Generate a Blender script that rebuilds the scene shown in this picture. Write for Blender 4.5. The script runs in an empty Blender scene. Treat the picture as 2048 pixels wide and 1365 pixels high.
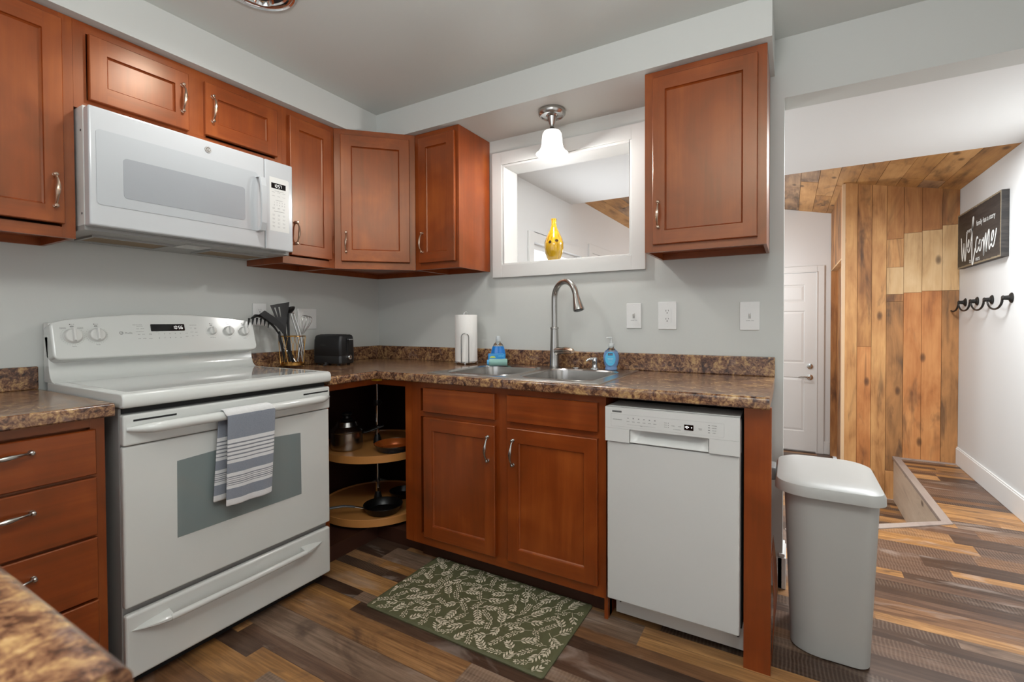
import bpy, bmesh, math, random
from mathutils import Vector, Matrix
R = random.Random(7)
pi = math.pi
# ------------------------------------------------------------------ camera
F_PX, CY, YAW, PITCH, ROLL = 950.62, 658.6, 0.5285, -0.0159, -0.0043
CAM = Vector((2.4039, -2.3256, 1.1473))
_F = Vector((-math.sin(YAW)*math.cos(PITCH), math.cos(YAW)*math.cos(PITCH), math.sin(PITCH)))
_R = Vector((math.cos(YAW), math.sin(YAW), 0)); _U = _R.cross(_F)
_R2 = _R*math.cos(ROLL)+_U*math.sin(ROLL); _U2 = -_R*math.sin(ROLL)+_U*math.cos(ROLL)
cd = bpy.data.cameras.new('camera'); cam = bpy.data.objects.new('camera', cd)
bpy.context.scene.collection.objects.link(cam)
m = Matrix((_R2, _U2, -_F)).transposed().to_4x4(); m.translation = CAM
cam.matrix_world = m
cd.sensor_width = 36; cd.lens = F_PX/2048*36; cd.shift_y = -(682.5-CY)/2048
cd.clip_start = .02
cd.dof.use_dof = True; cd.dof.focus_distance = 2.6; cd.dof.aperture_fstop = 5.0
bpy.context.scene.camera = cam
sc = bpy.context.scene
sc.view_settings.view_transform = 'Standard'; sc.view_settings.look = 'None'
sc.view_settings.gamma = 1; sc.view_settings.use_curve_mapping = False
sc.view_settings.exposure = 0.45
sc.cycles.max_bounces = 8; sc.cycles.diffuse_bounces = 4
try:
    sc.cycles.use_denoising = True
except Exception: pass
# ------------------------------------------------------------------ world and lights
w = bpy.data.worlds.new('world'); sc.world = w; w.use_nodes = True
bg = w.node_tree.nodes['Background']; bg.inputs[0].default_value = (.9, .95, 1, 1); bg.inputs[1].default_value = 1.0

def light(name, kind, loc, energy, size=.1, size_y=None, rot=(0, 0, 0), col=(1, 1, 1), spot=None):
    l = bpy.data.lights.new(name, kind); l.energy = energy; l.color = col
    if kind == 'AREA':
        l.size = size
        if size_y: l.shape = 'RECTANGLE'; l.size_y = size_y
    elif kind == 'SUN': l.angle = size
    else: l.shadow_soft_size = size
    if spot: l.spot_size = spot; l.spot_blend = .8
    o = bpy.data.objects.new(name, l); o.location = loc; o.rotation_euler = rot
    sc.collection.objects.link(o); return o
# added soft fill from behind the camera, as from an unseen window
light('rear_fill', 'AREA', (1.7, -3.5, 1.5), 2.5, 2.4, 1.5, (pi/2, 0, 0), (.97, .98, 1))
# added fill in front of the solid right wall, out of view
light('right_fill', 'AREA', (3.5, -1.9, 1.25), 4.0, 1.6, 1.9, (0, pi/2, 0), (.97, .98, 1))
# daylight through the windows of the room behind the wall
light('hall_window_daylight', 'AREA', (.80, 1.15, 1.28), 8, .82, .8, (0, -pi/2, 0), (.92, .97, 1))
# unseen fill lights added to brighten the hall floor and the board ceiling
light('hall_fill', 'AREA', (3.0, .95, 2.14), 38, .5, .5, (0, 0, 0), (.95, .98, 1))
light('entry_fill', 'POINT', (2.0, 3.2, 1.60), 17, .12, col=(.95, .98, 1))
# bulbs of the two kitchen fixtures
light('sink_bulb', 'POINT', (1.39, -.19, 1.952), 10.5, .025, col=(1, .985, .96))
light('ceiling_bulb', 'SPOT', (.775, -1.31, 2.285), 13, .05, col=(1, .985, .96), spot=2.9)
light('flash_bounced_off_ceiling', 'AREA', (2.2, -2.3, 1.80), 31, .4, .4, (pi-.12, 0, .55))
light('overhead_fill', 'AREA', (2.45, -2.15, 2.31), 7, .3, .3, col=(.98, 1, .99))  # added area light over the camera for sheen on the doors, no fixture

# ------------------------------------------------------------------ materials
def lin(h):
    if isinstance(h, str):
        h = h.lstrip('#'); c = [int(h[i:i+2], 16)/255 for i in (0, 2, 4)]
    else: c = h
    return tuple(x/12.92 if x <= .04045 else ((x+.055)/1.055)**2.4 for x in c)+(1,)

class NT:
    def __init__(s, name):
        s.m = bpy.data.materials.new(name); s.m.use_nodes = True
        s.t = s.m.node_tree; s.b = s.t.nodes['Principled BSDF']
    def n(s, typ, **k):
        nd = s.t.nodes.new(typ)
        for a, v in k.items():
            if a.startswith('i_'):
                key = a[2:]; key = int(key) if key.isdigit() else key
                s.put(nd.inputs[key], v)
            else: setattr(nd, a, v)
        return nd
    def put(s, sock, v):
        if isinstance(v, bpy.types.NodeSocket): s.t.links.new(v, sock)
        else: sock.default_value = v
    def math(s, op, a, b=0.0, c=0.0):
        nd = s.t.nodes.new('ShaderNodeMath'); nd.operation = op
        for i, v in enumerate((a, b, c)): s.put(nd.inputs[i], v)
        return nd.outputs[0]
    def pos(s): return s.n('ShaderNodeNewGeometry').outputs['Position']
    def xyz(s, v=None):
        q = s.n('ShaderNodeSeparateXYZ', i_0=v or s.pos()).outputs; return q[0], q[1], q[2]
    def comb(s, x=0.0, y=0.0, z=0.0): return s.n('ShaderNodeCombineXYZ', i_0=x, i_1=y, i_2=z).outputs[0]
    def scale(s, v, sx, sy, sz): return s.n('ShaderNodeMapping', i_0=v, i_3=(sx, sy, sz)).outputs[0]
    def noise(s, v, sc=5.0, det=4.0, rough=.55, dist=0.0): 
        return s.n('ShaderNodeTexNoise', i_Vector=v, i_Scale=sc, i_Detail=det, i_Roughness=rough, i_Distortion=dist).outputs[0]
    def ramp(s, f, stops, interp='LINEAR'):
        nd = s.n('ShaderNodeValToRGB', i_0=f); cr = nd.color_ramp; cr.interpolation = interp
        while len(cr.elements) > 1: cr.elements.remove(cr.elements[-1])
        for i, (p, c) in enumerate(stops):
            e = cr.elements[0] if i == 0 else cr.elements.new(p)
            e.position = p; e.color = lin(c) if not (isinstance(c, tuple) and len(c) == 4) else c
        return nd.outputs[0]
    def mix(s, f, a, b, mode='MIX'):
        nd = s.n('ShaderNodeMix', data_type='RGBA', blend_type=mode)
        s.put(nd.inputs[0], f); s.put(nd.inputs[6], a); s.put(nd.inputs[7], b); return nd.outputs[2]
    def bump(s, h, strength=.2, dist=.002):
        s.put(s.b.inputs['Normal'], s.n('ShaderNodeBump', i_Strength=strength, i_Distance=dist, i_Height=h).outputs[0])
    def setp(s, **k):
        for a, v in k.items():
            s.put(s.b.inputs[{'col': 'Base Color', 'rough': 'Roughness', 'metal': 'Metallic', 'coat': 'Coat Weight', 'coatr': 'Coat Roughness', 'trans': 'Transmission Weight', 'ior': 'IOR', 'ecol': 'Emission Color', 'estr': 'Emission Strength', 'spec': 'Specular IOR Level', 'sss': 'Subsurface Weight', 'alpha': 'Alpha', 'sheen': 'Sheen Weight', 'aniso': 'Anisotropic'}[a]], v)
        return s

def plain(name, col, rough=.5, metal=0.0, bumps=0.0, bscale=60, **k):
    n = NT(name); c = lin(col)
    nz = n.noise(n.pos(), 9, 3)
    n.setp(col=n.mix(n.math('MULTIPLY', nz, .10), c, tuple(x*.8 for x in c[:3])+(1,)), metal=metal, **k)
    n.setp(rough=n.math('ADD', rough-.03, n.math('MULTIPLY', nz, .06)))
    if bumps: n.bump(n.noise(n.pos(), bscale, 4), bumps, .002)
    return n.m

def cherry(name, sx, sy, sz):
    n = NT(name); p = n.pos(); g = n.scale(p, sx, sy, sz)
    big = n.noise(p, 4.5, 3, .5, .6); fine = n.noise(g, 2.2, 5, .6, .3); med = n.noise(n.scale(p, sx*.25, sy*.25, sz*.5), 2.0, 3, .5, .8)
    f = n.math('ADD', n.math('MULTIPLY', big, .5), n.math('ADD', n.math('MULTIPLY', fine, .2), n.math('MULTIPLY', med, .3)))
    c = n.ramp(f, [(.30, '#612804'), (.5, '#7f3509'), (.70, '#9e4f1a')])
    n.setp(col=c, rough=n.math('ADD', .30, n.math('MULTIPLY', big, .14)), coat=.35, coatr=.30, spec=.9)
    n.b.inputs['Specular Tint'].default_value = (1, .70, .46, 1); n.b.inputs['Coat Tint'].default_value = (1, .93, .84, 1)
    n.bump(fine, .04, .001)
    return n.m
CH_V = cherry('cherry_wood_upright', 30, 30, 1.6)
CH_Y = cherry('cherry_wood_along_y', 30, 1.6, 30)
CH_X = cherry('cherry_wood_along_x', 1.6, 30, 30)

def reclaimed(name, axis, dark, mid, light_, seed=0.0, contrast=1.0):
    n = NT(name); p = n.pos()
    off = n.n('ShaderNodeVectorMath', operation='ADD', i_0=p, i_1=(seed, seed*1.7, seed*.6)).outputs[0]
    s = [10, 10, 10]; s[axis] = 2.0
    s2 = [70, 70, 70]; s2[axis] = 2.5
    a = n.noise(n.scale(off, *s), 1.0, 6, .62, .9); b = n.noise(n.scale(off, *s2), 1.0, 4, .6, .2)
    s3 = [7, 7, 7]; s3[axis] = 2.6
    c = n.noise(n.scale(off, *s3), 1.0, 3, .5, .5)
    s4 = [7.5, 7.5, 7.5]; s4[axis] = 3.6
    v = n.n('ShaderNodeTexVoronoi', i_Vector=n.scale(off, *s4), i_Scale=1.0).outputs[0]
    knot = n.ramp(v, [(.0, (1, 1, 1, 1)), (.09, (.75, .75, .75, 1)), (.17, (0, 0, 0, 1))])
    f = n.math('ADD', n.math('MULTIPLY', a, .38), n.math('ADD', n.math('MULTIPLY', b, .17), n.math('MULTIPLY', c, .45)))
    k = .13/contrast
    col = n.ramp(f, [(.5-k*1.1, dark), (.5-k*.25, mid), (.5+k*.9, light_)])
    stain = n.ramp(n.noise(n.scale(off, *[q*.55 for q in s]), 1.0, 4, .6, 1.2), [(.56, (0, 0, 0, 1)), (.68, (1, 1, 1, 1))])
    col = n.mix(n.math('MULTIPLY', stain, .65*contrast), col, lin('#4a3526'))
    col = n.mix(n.math('MULTIPLY', knot, .85), col, lin('#3a2213'))
    n.setp(col=col, rough=.62); n.bump(n.math('ADD', b, a), .25, .002)
    return n.m
RW = [reclaimed('reclaimed_board_tan', 2, '#8a5a30', '#b98450', '#d3a066', 0),
      reclaimed('reclaimed_board_brown', 2, '#6b4527', '#a06c3e', '#c08a52', 3.1, 1.2),
      reclaimed('reclaimed_board_orange', 2, '#7d4a29', '#b57440', '#cf9158', 6.3, .9),
      reclaimed('reclaimed_board_pale', 2, '#a98256', '#c8a272', '#d9b98c', 9.7, .8),
      reclaimed('reclaimed_board_dark', 2, '#54402c', '#8a6039', '#b07b49', 12.9, 1.3),
      reclaimed('reclaimed_board_rust', 2, '#855530', '#a46c3c', '#bd8850', 15.1, 1.0)]
RC = [reclaimed('ceiling_board_tan', 1, '#86603a', '#b98a55', '#cfa06a', 1.5, .8),
      reclaimed('ceiling_board_brown', 1, '#77583a', '#a87948', '#c39358', 4.4, 1.0),
      reclaimed('ceiling_board_grey', 1, '#6a5846', '#94755a', '#b89570', 8.2, 1.2)]
RIS = reclaimed('step_riser_board', 1, '#9c8a78', '#c4b19c', '#d6c6b2', 2.2, .6)

def floor_mat():
    n = NT('vinyl_plank_floor'); x, y, z = n.xyz()
    W = .0605; L = .95
    r = n.math('FLOOR', n.math('DIVIDE', n.math('ADD', y, 20.03), W))
    plank = n.math('FLOOR', n.math('DIVIDE', r, 3.0))
    h0 = n.n('ShaderNodeTexWhiteNoise', noise_dimensions='1D', i_W=r).outputs[0]
    seg = n.math('FLOOR', n.math('ADD', n.math('DIVIDE', n.math('ADD', x, 30), L), n.math('MULTIPLY', h0, 9.7)))
    seed = n.comb(r, seg, 3.0)
    h1 = n.n('ShaderNodeTexWhiteNoise', noise_dimensions='3D', i_Vector=seed).outputs[0]
    # neighbouring strips sometimes share one tone
    r2 = n.math('FLOOR', n.math('DIVIDE', r, 2.0))
    h2a = n.n('ShaderNodeTexWhiteNoise', noise_dimensions='1D', i_W=n.math('ADD', r2, 91.0)).outputs[0]
    seg2 = n.math('FLOOR', n.math('ADD', n.math('DIVIDE', n.math('ADD', x, 30), 1.25), n.math('MULTIPLY', h2a, 7.3)))
    h2 = n.n('ShaderNodeTexWhiteNoise', noise_dimensions='3D', i_Vector=n.comb(r2, seg2, 8.0)).outputs[0]
    use2 = n.math('GREATER_THAN', h2a, .5)
    hh = n.math('ADD', n.math('MULTIPLY', h2, use2), n.math('MULTIPLY', h1, n.math('SUBTRACT', 1.0, use2)))
    base = n.ramp(hh, [(0, '#523e32'), (.15, '#8a6547'), (.30, '#b58652'), (.44, '#715747'), (.56, '#a87e54'), (.68, '#5d483b'), (.78, '#bf905c'), (.90, '#8f7866')], 'CONSTANT')
    off = n.comb(n.math('ADD', x, n.math('MULTIPLY', hh, 37.0)), n.math('ADD', y, n.math('MULTIPLY', hh, 11.0)), 0.0)
    st = n.noise(n.scale(off, 1.6, 22, 1), 1.0, 6, .62, 1.1)
    fine = n.noise(n.scale(off, 5, 140, 1), 1.0, 3, .6, .2)
    blot = n.noise(n.scale(off, 3.0, 8, 1), 1.0, 4, .6, .8)
    f = n.math('ADD', n.math('MULTIPLY', st, .6), n.math('MULTIPLY', fine, .4))
    shade = n.ramp(f, [(.30, '#69564a'), (.47, '#b8aea6'), (.60, '#f2eee8'), (.72, '#ffffff')])
    col = n.mix(.8, base, shade, 'MULTIPLY')
    dk = n.ramp(blot, [(.56, (0, 0, 0, 1)), (.70, (1, 1, 1, 1))])
    col = n.mix(n.math('MULTIPLY', dk, .7), col, lin('#45332a'))
    lt = n.ramp(blot, [(.30, (1, 1, 1, 1)), (.42, (0, 0, 0, 1))])
    col = n.mix(n.math('MULTIPLY', lt, .35), col, lin('#b3a498'))
    # saw marks across some boards
    saw = n.math('SINE', n.math('ADD', n.math('MULTIPLY', x, 520.0), n.math('MULTIPLY', n.noise(n.scale(off, 5, 12, 1), 1.0, 2), 9.0)))
    sm = n.math('MULTIPLY', n.math('GREATER_THAN', n.math('FRACT', n.math('MULTIPLY', hh, 7.0)), .55), n.math('MULTIPLY', n.math('GREATER_THAN', saw, .2), n.math('MULTIPLY', blot, .13)))
    col = n.mix(sm, col, lin('#d8c4ae'))
    fr = n.math('FRACT', n.math('DIVIDE', n.math('ADD', y, 20.03), W*3))
    seam = n.math('LESS_THAN', fr, .012)
    col = n.mix(n.math('MULTIPLY', seam, .6), col, lin('#33261e'))
    n.setp(col=col, rough=n.math('ADD', .30, n.math('MULTIPLY', fine, .15)), spec=.5)
    n.bump(n.math('SUBTRACT', f, seam), .12, .001)
    return n.m
FLOOR = floor_mat()

def granite():
    n = NT('mottled_brown_laminate'); p = n.pos()
    a = n.noise(p, 26, 6, .68, 1.3); b = n.noise(p, 95, 5, .7, .8); c = n.noise(p, 9, 3, .5, .6)
    f = n.math('ADD', n.math('MULTIPLY', a, .55), n.math('ADD', n.math('MULTIPLY', b, .35), n.math('MULTIPLY', c, .10)))
    col = n.ramp(f, [(.375, '#261a15'), (.44, '#4a3023'), (.487, '#73503a'), (.535, '#94704f'), (.59, '#b4905f'), (.66, '#c5a47b')])
    g = n.ramp(n.noise(p, 16, 4, .6, .9), [(.56, (0, 0, 0, 1)), (.66, (1, 1, 1, 1))])
    col = n.mix(n.math('MULTIPLY', g, .5), col, lin('#6e5a58'))
    n.setp(col=col, rough=.22, spec=.5, coat=.15, coatr=.15)
    return n.m
GRAN = granite()
def wallpaint(name, col, b=.05):
    n = NT(name); p = n.pos(); nz = n.noise(p, 2.2, 3)
    c = lin(col); n.setp(col=n.mix(n.math('MULTIPLY', nz, .08), c, tuple(q*.85 for q in c[:3])+(1,)), rough=.62, spec=.3)
    n.bump(n.noise(p, 55, 4, .6), b, .003); return n.m
WALL = wallpaint('grey_wall_paint', '#c7c9c5', .06)
CEIL = wallpaint('white_ceiling_paint', '#c9cdc9', .12)
WHITE = wallpaint('white_wall_paint', '#dededd', .05)
TRIM = plain('white_trim_paint', '#dfdfdd', .4)
APPL = plain('white_appliance_enamel', '#d2d4d0', .16, coat=.3, coatr=.06)
APPL2 = plain('white_appliance_plastic', '#d3d3cf', .35)
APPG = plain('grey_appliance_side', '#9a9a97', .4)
MWGL = plain('microwave_door_glass', '#b6babd', .08, coat=.6, coatr=.03)
MWWN = plain('microwave_window_screen', '#9da1a5', .18, coat=.5, coatr=.05)
OVGL = plain('oven_window_glass', '#7d8888', .07, coat=.6, coatr=.03)
CTGL = plain('ceramic_cooktop_glass', '#c6c6c3', .05, coat=.6, coatr=.02)
GREY = plain('grey_print', '#7b7b79', .5)
DGREY = plain('dark_grey_print', '#3f3f3e', .5)
BLACK = plain('black_plastic', '#1c1c1d', .35)
BLACKM = plain('black_matte', '#121212', .7)
GLOSSB = plain('glossy_black_display', '#0c0b0c', .08)
NICK = plain('brushed_nickel', '#aeaca8', .26, 1.0)
COPN = plain('warm_satin_nickel', '#c9b09c', .24, 1.0)
STEEL = plain('stainless_steel', '#b9b6b2', .24, 1.0)
CHROME = plain('polished_chrome', '#d8d8d8', .08, 1.0)
GOLD = plain('gold_wire', '#c79a56', .25, 1.0)
MESH = plain('grease_filter_mesh', '#8a7355', .5, .5, .6, 400)
MAPLE = plain('maple_shelf_laminate', '#c98a4c', .35)
MAPLEI = plain('pale_cabinet_interior', '#c9a66e', .5)
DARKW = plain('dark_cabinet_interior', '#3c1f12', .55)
COPPER = plain('copper_nonstick_coating', '#c8662a', .28, .35)
NAVY = plain('dark_blue_enamel', '#1c2630', .2)
TRASH = plain('light_grey_plastic', '#acaca8', .42, 0, .05, 300)
TRASHD = plain('darker_grey_plastic', '#7b7b79', .5)
PAPER = plain('white_paper_towel', '#e8e6e2', .9, 0, .3, 180)
RUBBER = plain('black_rubber', '#1a1715', .8)
YSHIM = plain('yellow_foam_shim', '#d3a524', .8)
def emis(name, col, s):
    n = NT(name); n.setp(col=lin(col), ecol=lin(col), estr=s, rough=.4); return n.m
SEG = emis('lit_display_segments', '#f4f4f0', .8)
SKYL = emis('bright_daylight_outside', '#f4f8ff', 1.6)
def shademat():
    n = NT('frosted_glass_shade'); n.setp(col=lin('#f2f1ee'), rough=.3, ecol=lin('#fffaf2'), estr=.95); return n.m
SHADE = shademat()
BULBM = emis('lit_bulb', '#fff8ee', 8.0)
def glassmat(name, col, rough=.03, ior=1.4):
    n = NT(name); n.setp(col=lin(col), rough=rough, trans=1.0, ior=ior); return n.m
CLEARB = glassmat('clear_plastic', '#e8f0f2')
BLUEL = glassmat('blue_liquid_soap', '#3f86c4', .03, 1.35)
BLUES = glassmat('pale_blue_liquid_soap', '#7fa6cf', .03, 1.35)
BLUEP = plain('blue_plastic_pack', '#1f86c9', .25)
BLUEL2 = plain('light_blue_pack_end', '#58a8dd', .3)
LBL = plain('light_blue_label', '#5cc0ea', .4)
LBLD = plain('dark_blue_label', '#16305e', .4)
SEAF = plain('sea_green_microfibre', '#8fb9b0', .95, 0, .8, 500)
YEL = plain('yellow_leaf_print', '#b6c94a', .4)

# ------------------------------------------------------------------ geometry helpers
ident = lambda u, v, z: (u, v, z)
frA = lambda u, v, z: (v, u, z)          # left wall: u runs along y, v stands out from the wall
frB = lambda u, v, z: (u, -v, z)         # sink wall
D0 = Vector((.3005, -.6018)); D1 = Vector((.6018, -.3005)); DU = (D1-D0).normalized(); DV = Vector((DU.y, -DU.x))
frD = lambda u, v, z: (D0.x+DU.x*u+DV.x*v, D0.y+DU.y*u+DV.y*v, z)
WORLD = {}
class MB:
    def __init__(s, T=ident): s.T = T; s.v = []; s.f = []; s.m = []; s.s = []; s.uv = None
    def add(s, vs, fs, m=0, sm=False):
        o = len(s.v); s.v += [s.T(*p) for p in vs]
        for f in fs: s.f.append([i+o for i in f]); s.m.append(m); s.s.append(sm)
        return s
    def box(s, u0, u1, v0, v1, z0, z1, m=0):
        return s.add([(u0, v0, z0), (u1, v0, z0), (u1, v1, z0), (u0, v1, z0), (u0, v0, z1), (u1, v0, z1), (u1, v1, z1), (u0, v1, z1)],
                     [(0, 3, 2, 1), (4, 5, 6, 7), (0, 1, 5, 4), (1, 2, 6, 5), (2, 3, 7, 6), (3, 0, 4, 7)], m)
    def hexa(s, a, b, m=0):   # two quads of four points
        return s.add(list(a)+list(b), [(0, 3, 2, 1), (4, 5, 6, 7), (0, 1, 5, 4), (1, 2, 6, 5), (2, 3, 7, 6), (3, 0, 4, 7)], m)
    def loft(s, loops, m=0, sm=True, cap0=True, cap1=True, closed=True):
        n = len(loops[0]); vs = [p for l in loops for p in l]; fs = []
        for k in range(len(loops)-1):
            for i in range(n if closed else n-1):
                j = (i+1) % n; fs.append((k*n+i, k*n+j, (k+1)*n+j, (k+1)*n+i))
        s.add(vs, fs, m, sm)
        if cap0: s.add(loops[0], [tuple(range(n))[::-1]], m)
        if cap1: s.add(loops[-1], [tuple(range(n))], m)
        return s
    def lathe(s, c, prof, n=32, m=0, axis='z', sm=True, cap=True, sx=1, sy=1):
        L = []
        for r, h in prof:
            l = []
            for i in range(n):
                a = 2*pi*i/n; x, y = r*math.cos(a)*sx, r*math.sin(a)*sy
                p = {'z': (x, y, h), 'x': (h, x, y), 'y': (x, h, y)}[axis]
                l.append((c[0]+p[0], c[1]+p[1], c[2]+p[2]))
            L.append(l)
        return s.loft(L, m, sm, cap and prof[0][0] > 1e-5, cap and prof[-1][0] > 1e-5)
    def tube(s, path, r, n=10, m=0, closed=False, cap=True, flat=1.0):
        P = [Vector(p) for p in path]; k = len(P); rr = r if isinstance(r, (list, tuple)) else [r]*k
        L = []; up = None
        for i in range(k):
            a = P[(i-1) % k] if (i > 0 or closed) else P[i]; b = P[(i+1) % k] if (i < k-1 or closed) else P[i]
            t = (b-a).normalized()
            if up is None:
                up = Vector((0, 0, 1)) if abs(t.z) < .9 else Vector((1, 0, 0))
            e = up - t*up.dot(t)
            if e.length < 1e-4: e = Vector((1, 0, 0))-t*t.x
            e.normalize(); g = t.cross(e); up = e
            L.append([tuple(P[i]+e*(rr[i]*flat*math.cos(2*pi*j/n))+g*(rr[i]*math.sin(2*pi*j/n))) for j in range(n)])
        if closed: L.append(L[0]); cap = False
        return s.loft(L, m, True, cap, cap)
    def prism(s, out, h0, h1, m=0, axis='z', sm=False):
        def P(a, b, h): return {'z': (a, b, h), 'v': (a, h, b), 'u': (h, a, b)}[axis]
        return s.loft([[P(a, b, h0) for a, b in out], [P(a, b, h1) for a, b in out]], m, sm)
    def grid(s, fn, nu, nv, m=0, sm=True):
        vs = [fn(i/nu, j/nv) for j in range(nv+1) for i in range(nu+1)]
        fs = [(j*(nu+1)+i, j*(nu+1)+i+1, (j+1)*(nu+1)+i+1, (j+1)*(nu+1)+i) for j in range(nv) for i in range(nu)]
        return s.add(vs, fs, m, sm)
    def build(s, name, mats, parent=None, bevel=0, seg=2, solid=0, subd=0, recalc=True, uvs=None, angle=None):
        me = bpy.data.meshes.new(name); o = bpy.data.objects.new(name, me)
        off = Vector(WORLD.get(parent.name, (0, 0, 0))) if parent else Vector((0, 0, 0))
        me.from_pydata([tuple(Vector(p)-off) for p in s.v], [], s.f)
        mats = mats if isinstance(mats, (list, tuple)) else [mats]
        for mm in mats: me.materials.append(mm)
        for p, mi, sm in zip(me.polygons, s.m, s.s): p.material_index = mi; p.use_smooth = sm
        if uvs:
            ul = me.uv_layers.new(name='UVMap')
            for p in me.polygons:
                for li in p.loop_indices: ul.data[li].uv = uvs[me.loops[li].vertex_index]
        bm = bmesh.new(); bm.from_mesh(me)
        if not uvs: bmesh.ops.remove_doubles(bm, verts=bm.verts, dist=1e-6)
        if recalc: bmesh.ops.recalc_face_normals(bm, faces=bm.faces)
        for ed in bm.edges:
            if len(ed.link_faces) == 2 and ed.calc_face_angle(0) > .62: ed.smooth = False
        bm.to_mesh(me); bm.free()
        sc.collection.objects.link(o)
        if parent: o.parent = parent
        WORLD[o.name] = tuple(off)
        if solid:
            q = o.modifiers.new('thickness', 'SOLIDIFY'); q.thickness = solid; q.offset = 0
        if bevel:
            q = o.modifiers.new('edge', 'BEVEL'); q.width = bevel; q.segments = seg; q.limit_method = 'ANGLE'; q.angle_limit = math.radians(35)
            q.harden_normals = False
        if subd:
            q = o.modifiers.new('smooth', 'SUBSURF'); q.levels = subd; q.render_levels = subd
        return o
def thing(name, label, cat, loc=(0, 0, 0), group=None):
    o = bpy.data.objects.new(name, None); sc.collection.objects.link(o); o.location = loc
    o.empty_display_size = .05
    o['label'] = label; o['category'] = cat; WORLD[o.name] = tuple(loc)
    if group: o['group'] = group
    return o
def tag(o, label, cat, group=None):
    o['label'] = label; o['category'] = cat
    if group: o['group'] = group
    return o
def struct(o): o['kind'] = 'structure'; return o
def lab(o, t): o['label'] = t; return o
def rrect(x0, x1, y0, y1, r, n=6):
    out = []
    for cx, cy, a0 in ((x1-r, y1-r, 0), (x0+r, y1-r, pi/2), (x0+r, y0+r, pi), (x1-r, y0+r, 1.5*pi)):
        for i in range(n+1):
            a = a0+pi/2*i/n; out.append((cx+r*math.cos(a), cy+r*math.sin(a)))
    return out
_tc = {}
def text2d(s, size=1.0, bold=0.0, shear=0.0):
    key = (s, bold, shear)
    if key not in _tc:
        c = bpy.data.curves.new('t', 'FONT'); c.body = s; c.size = 1; c.offset = bold; c.shear = shear; c.align_x = 'CENTER'; c.align_y = 'CENTER'; c.resolution_u = 3
        o = bpy.data.objects.new('t', c); sc.collection.objects.link(o)
        dg = bpy.context.evaluated_depsgraph_get(); me = o.evaluated_get(dg).to_mesh()
        _tc[key] = ([tuple(v.co) for v in me.vertices], [tuple(p.vertices) for p in me.polygons])
        bpy.data.objects.remove(o); bpy.data.curves.remove(c)
    vs, fs = _tc[key]
    return [(x*size, y*size) for x, y, _ in vs], fs
def text(mb, s, u, w, v, size, m=0, bold=0.0, P=None, sx=1.0, shear=0.0):
    """flat lettering on the plane of constant v; P maps (u, w, v) when the plane is tilted"""
    vs, fs = text2d(s, size, bold, shear)
    P = P or (lambda a, b, c: (a, c, b))
    mb.add([P(u+x*sx, w+y, v) for x, y in vs], fs, m)
def dash(mb, u, w, v, lu, lw, m=0, P=None):
    P = P or (lambda a, b, c: (a, c, b))
    mb.add([P(u-lu/2, w-lw/2, v), P(u+lu/2, w-lw/2, v), P(u+lu/2, w+lw/2, v), P(u-lu/2, w+lw/2, v)], [(0, 1, 2, 3)], m)
def word(mb, u, w, v, lu, h, m=0, P=None):
    """tiny unreadable lettering as in the photo: a row of small strokes"""
    n = max(2, int(lu/(h*.8))); st = lu/n
    for i in range(n):
        dash(mb, u-lu/2+st*(i+.5), w, v, st*.68, h*(.6+.4*R.random()), m, P)
SEGS = {'0': 'abcdef', '1': 'bc', '5': 'afgcd', '6': 'afgedc', '7': 'abc'}
def seven(mb, s, u0, w0, v, h, m=0, P=None):
    wd = h*.5; t = h*.10; u = u0
    for ch in s:
        if ch == ':': dash(mb, u, w0+h*.3, v, t, t, m, P); dash(mb, u, w0-h*.2+h*.0, v, t, t, m, P); u += h*.25; continue
        for q in SEGS[ch]:
            if q in 'adg': dash(mb, u+wd/2, w0+{'a': h/2, 'g': 0, 'd': -h/2}[q], v, wd*.8, t, m, P)
            else: dash(mb, u+(wd if q in 'bc' else 0), w0+(h/4 if q in 'bf' else -h/4), v, t, h*.4, m, P)
        u += wd+h*.28
# ------------------------------------------------------------------ room shell
ZC = 2.3376; ZT = 2.1852; ZB = 1.4355; CT = .906; XJ = 2.382; ZH = 2.0855; WT = .14; XR = 3.56
mb = MB().box(-.12, 0, -3.7, WT, 0, ZC); struct(mb.build('wall_left', WALL))
mb = MB()      # sink wall with the pass-through hole and the opening beside it
PX0, PX1, PZ0, PZ1 = .99, 1.735, 1.470, 2.035
mb.box(0, PX0, 0, WT, 0, ZC).box(PX1, XJ, 0, WT, 0, ZC).box(PX0, PX1, 0, WT, 0, PZ0).box(PX0, PX1, 0, WT, PZ1, ZC).box(XJ, XR, 0, WT, ZH, ZC)
struct(mb.build('wall_back', WALL))
mb = MB().box(XR, XR+.12, -3.7, 4.17, -.4, 2.36); struct(mb.build('wall_right', wallpaint('right_wall_paint', '#cfd0cf', .05)))
mb = MB()
mb.box(-.12, .5, -3.82, -3.7, 0, ZC).box(2.9, XR+.12, -3.82, -3.7, 0, ZC).box(.5, 2.9, -3.82, -3.7, 0, .75).box(.5, 2.9, -3.82, -3.7, 2.25, ZC)
struct(mb.build('wall_front', WALL))
mb = MB().box(-.12, XR+.12, -3.82, WT, ZC, ZC+.1); struct(mb.build('ceiling_kitchen', CEIL))
mb = MB()
mb.prism([(0, -3.7), (.3441, -3.7), (.3441, -.3375), (2.345, -.3375), (2.345, 0), (0, 0)], ZT, ZC)
struct(mb.build('ceiling_soffit', WALL))
mb = MB()
mb.prism([(0, -3.7), (XR, -3.7), (XR, 2.7), (3.17, 2.7), (3.17, 1.22), (2.84, .975), (2.40, .66), (.754, .66), (.754, 0), (0, 0)], -.03, 0)
struct(mb.build('floor', FLOOR))
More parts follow.
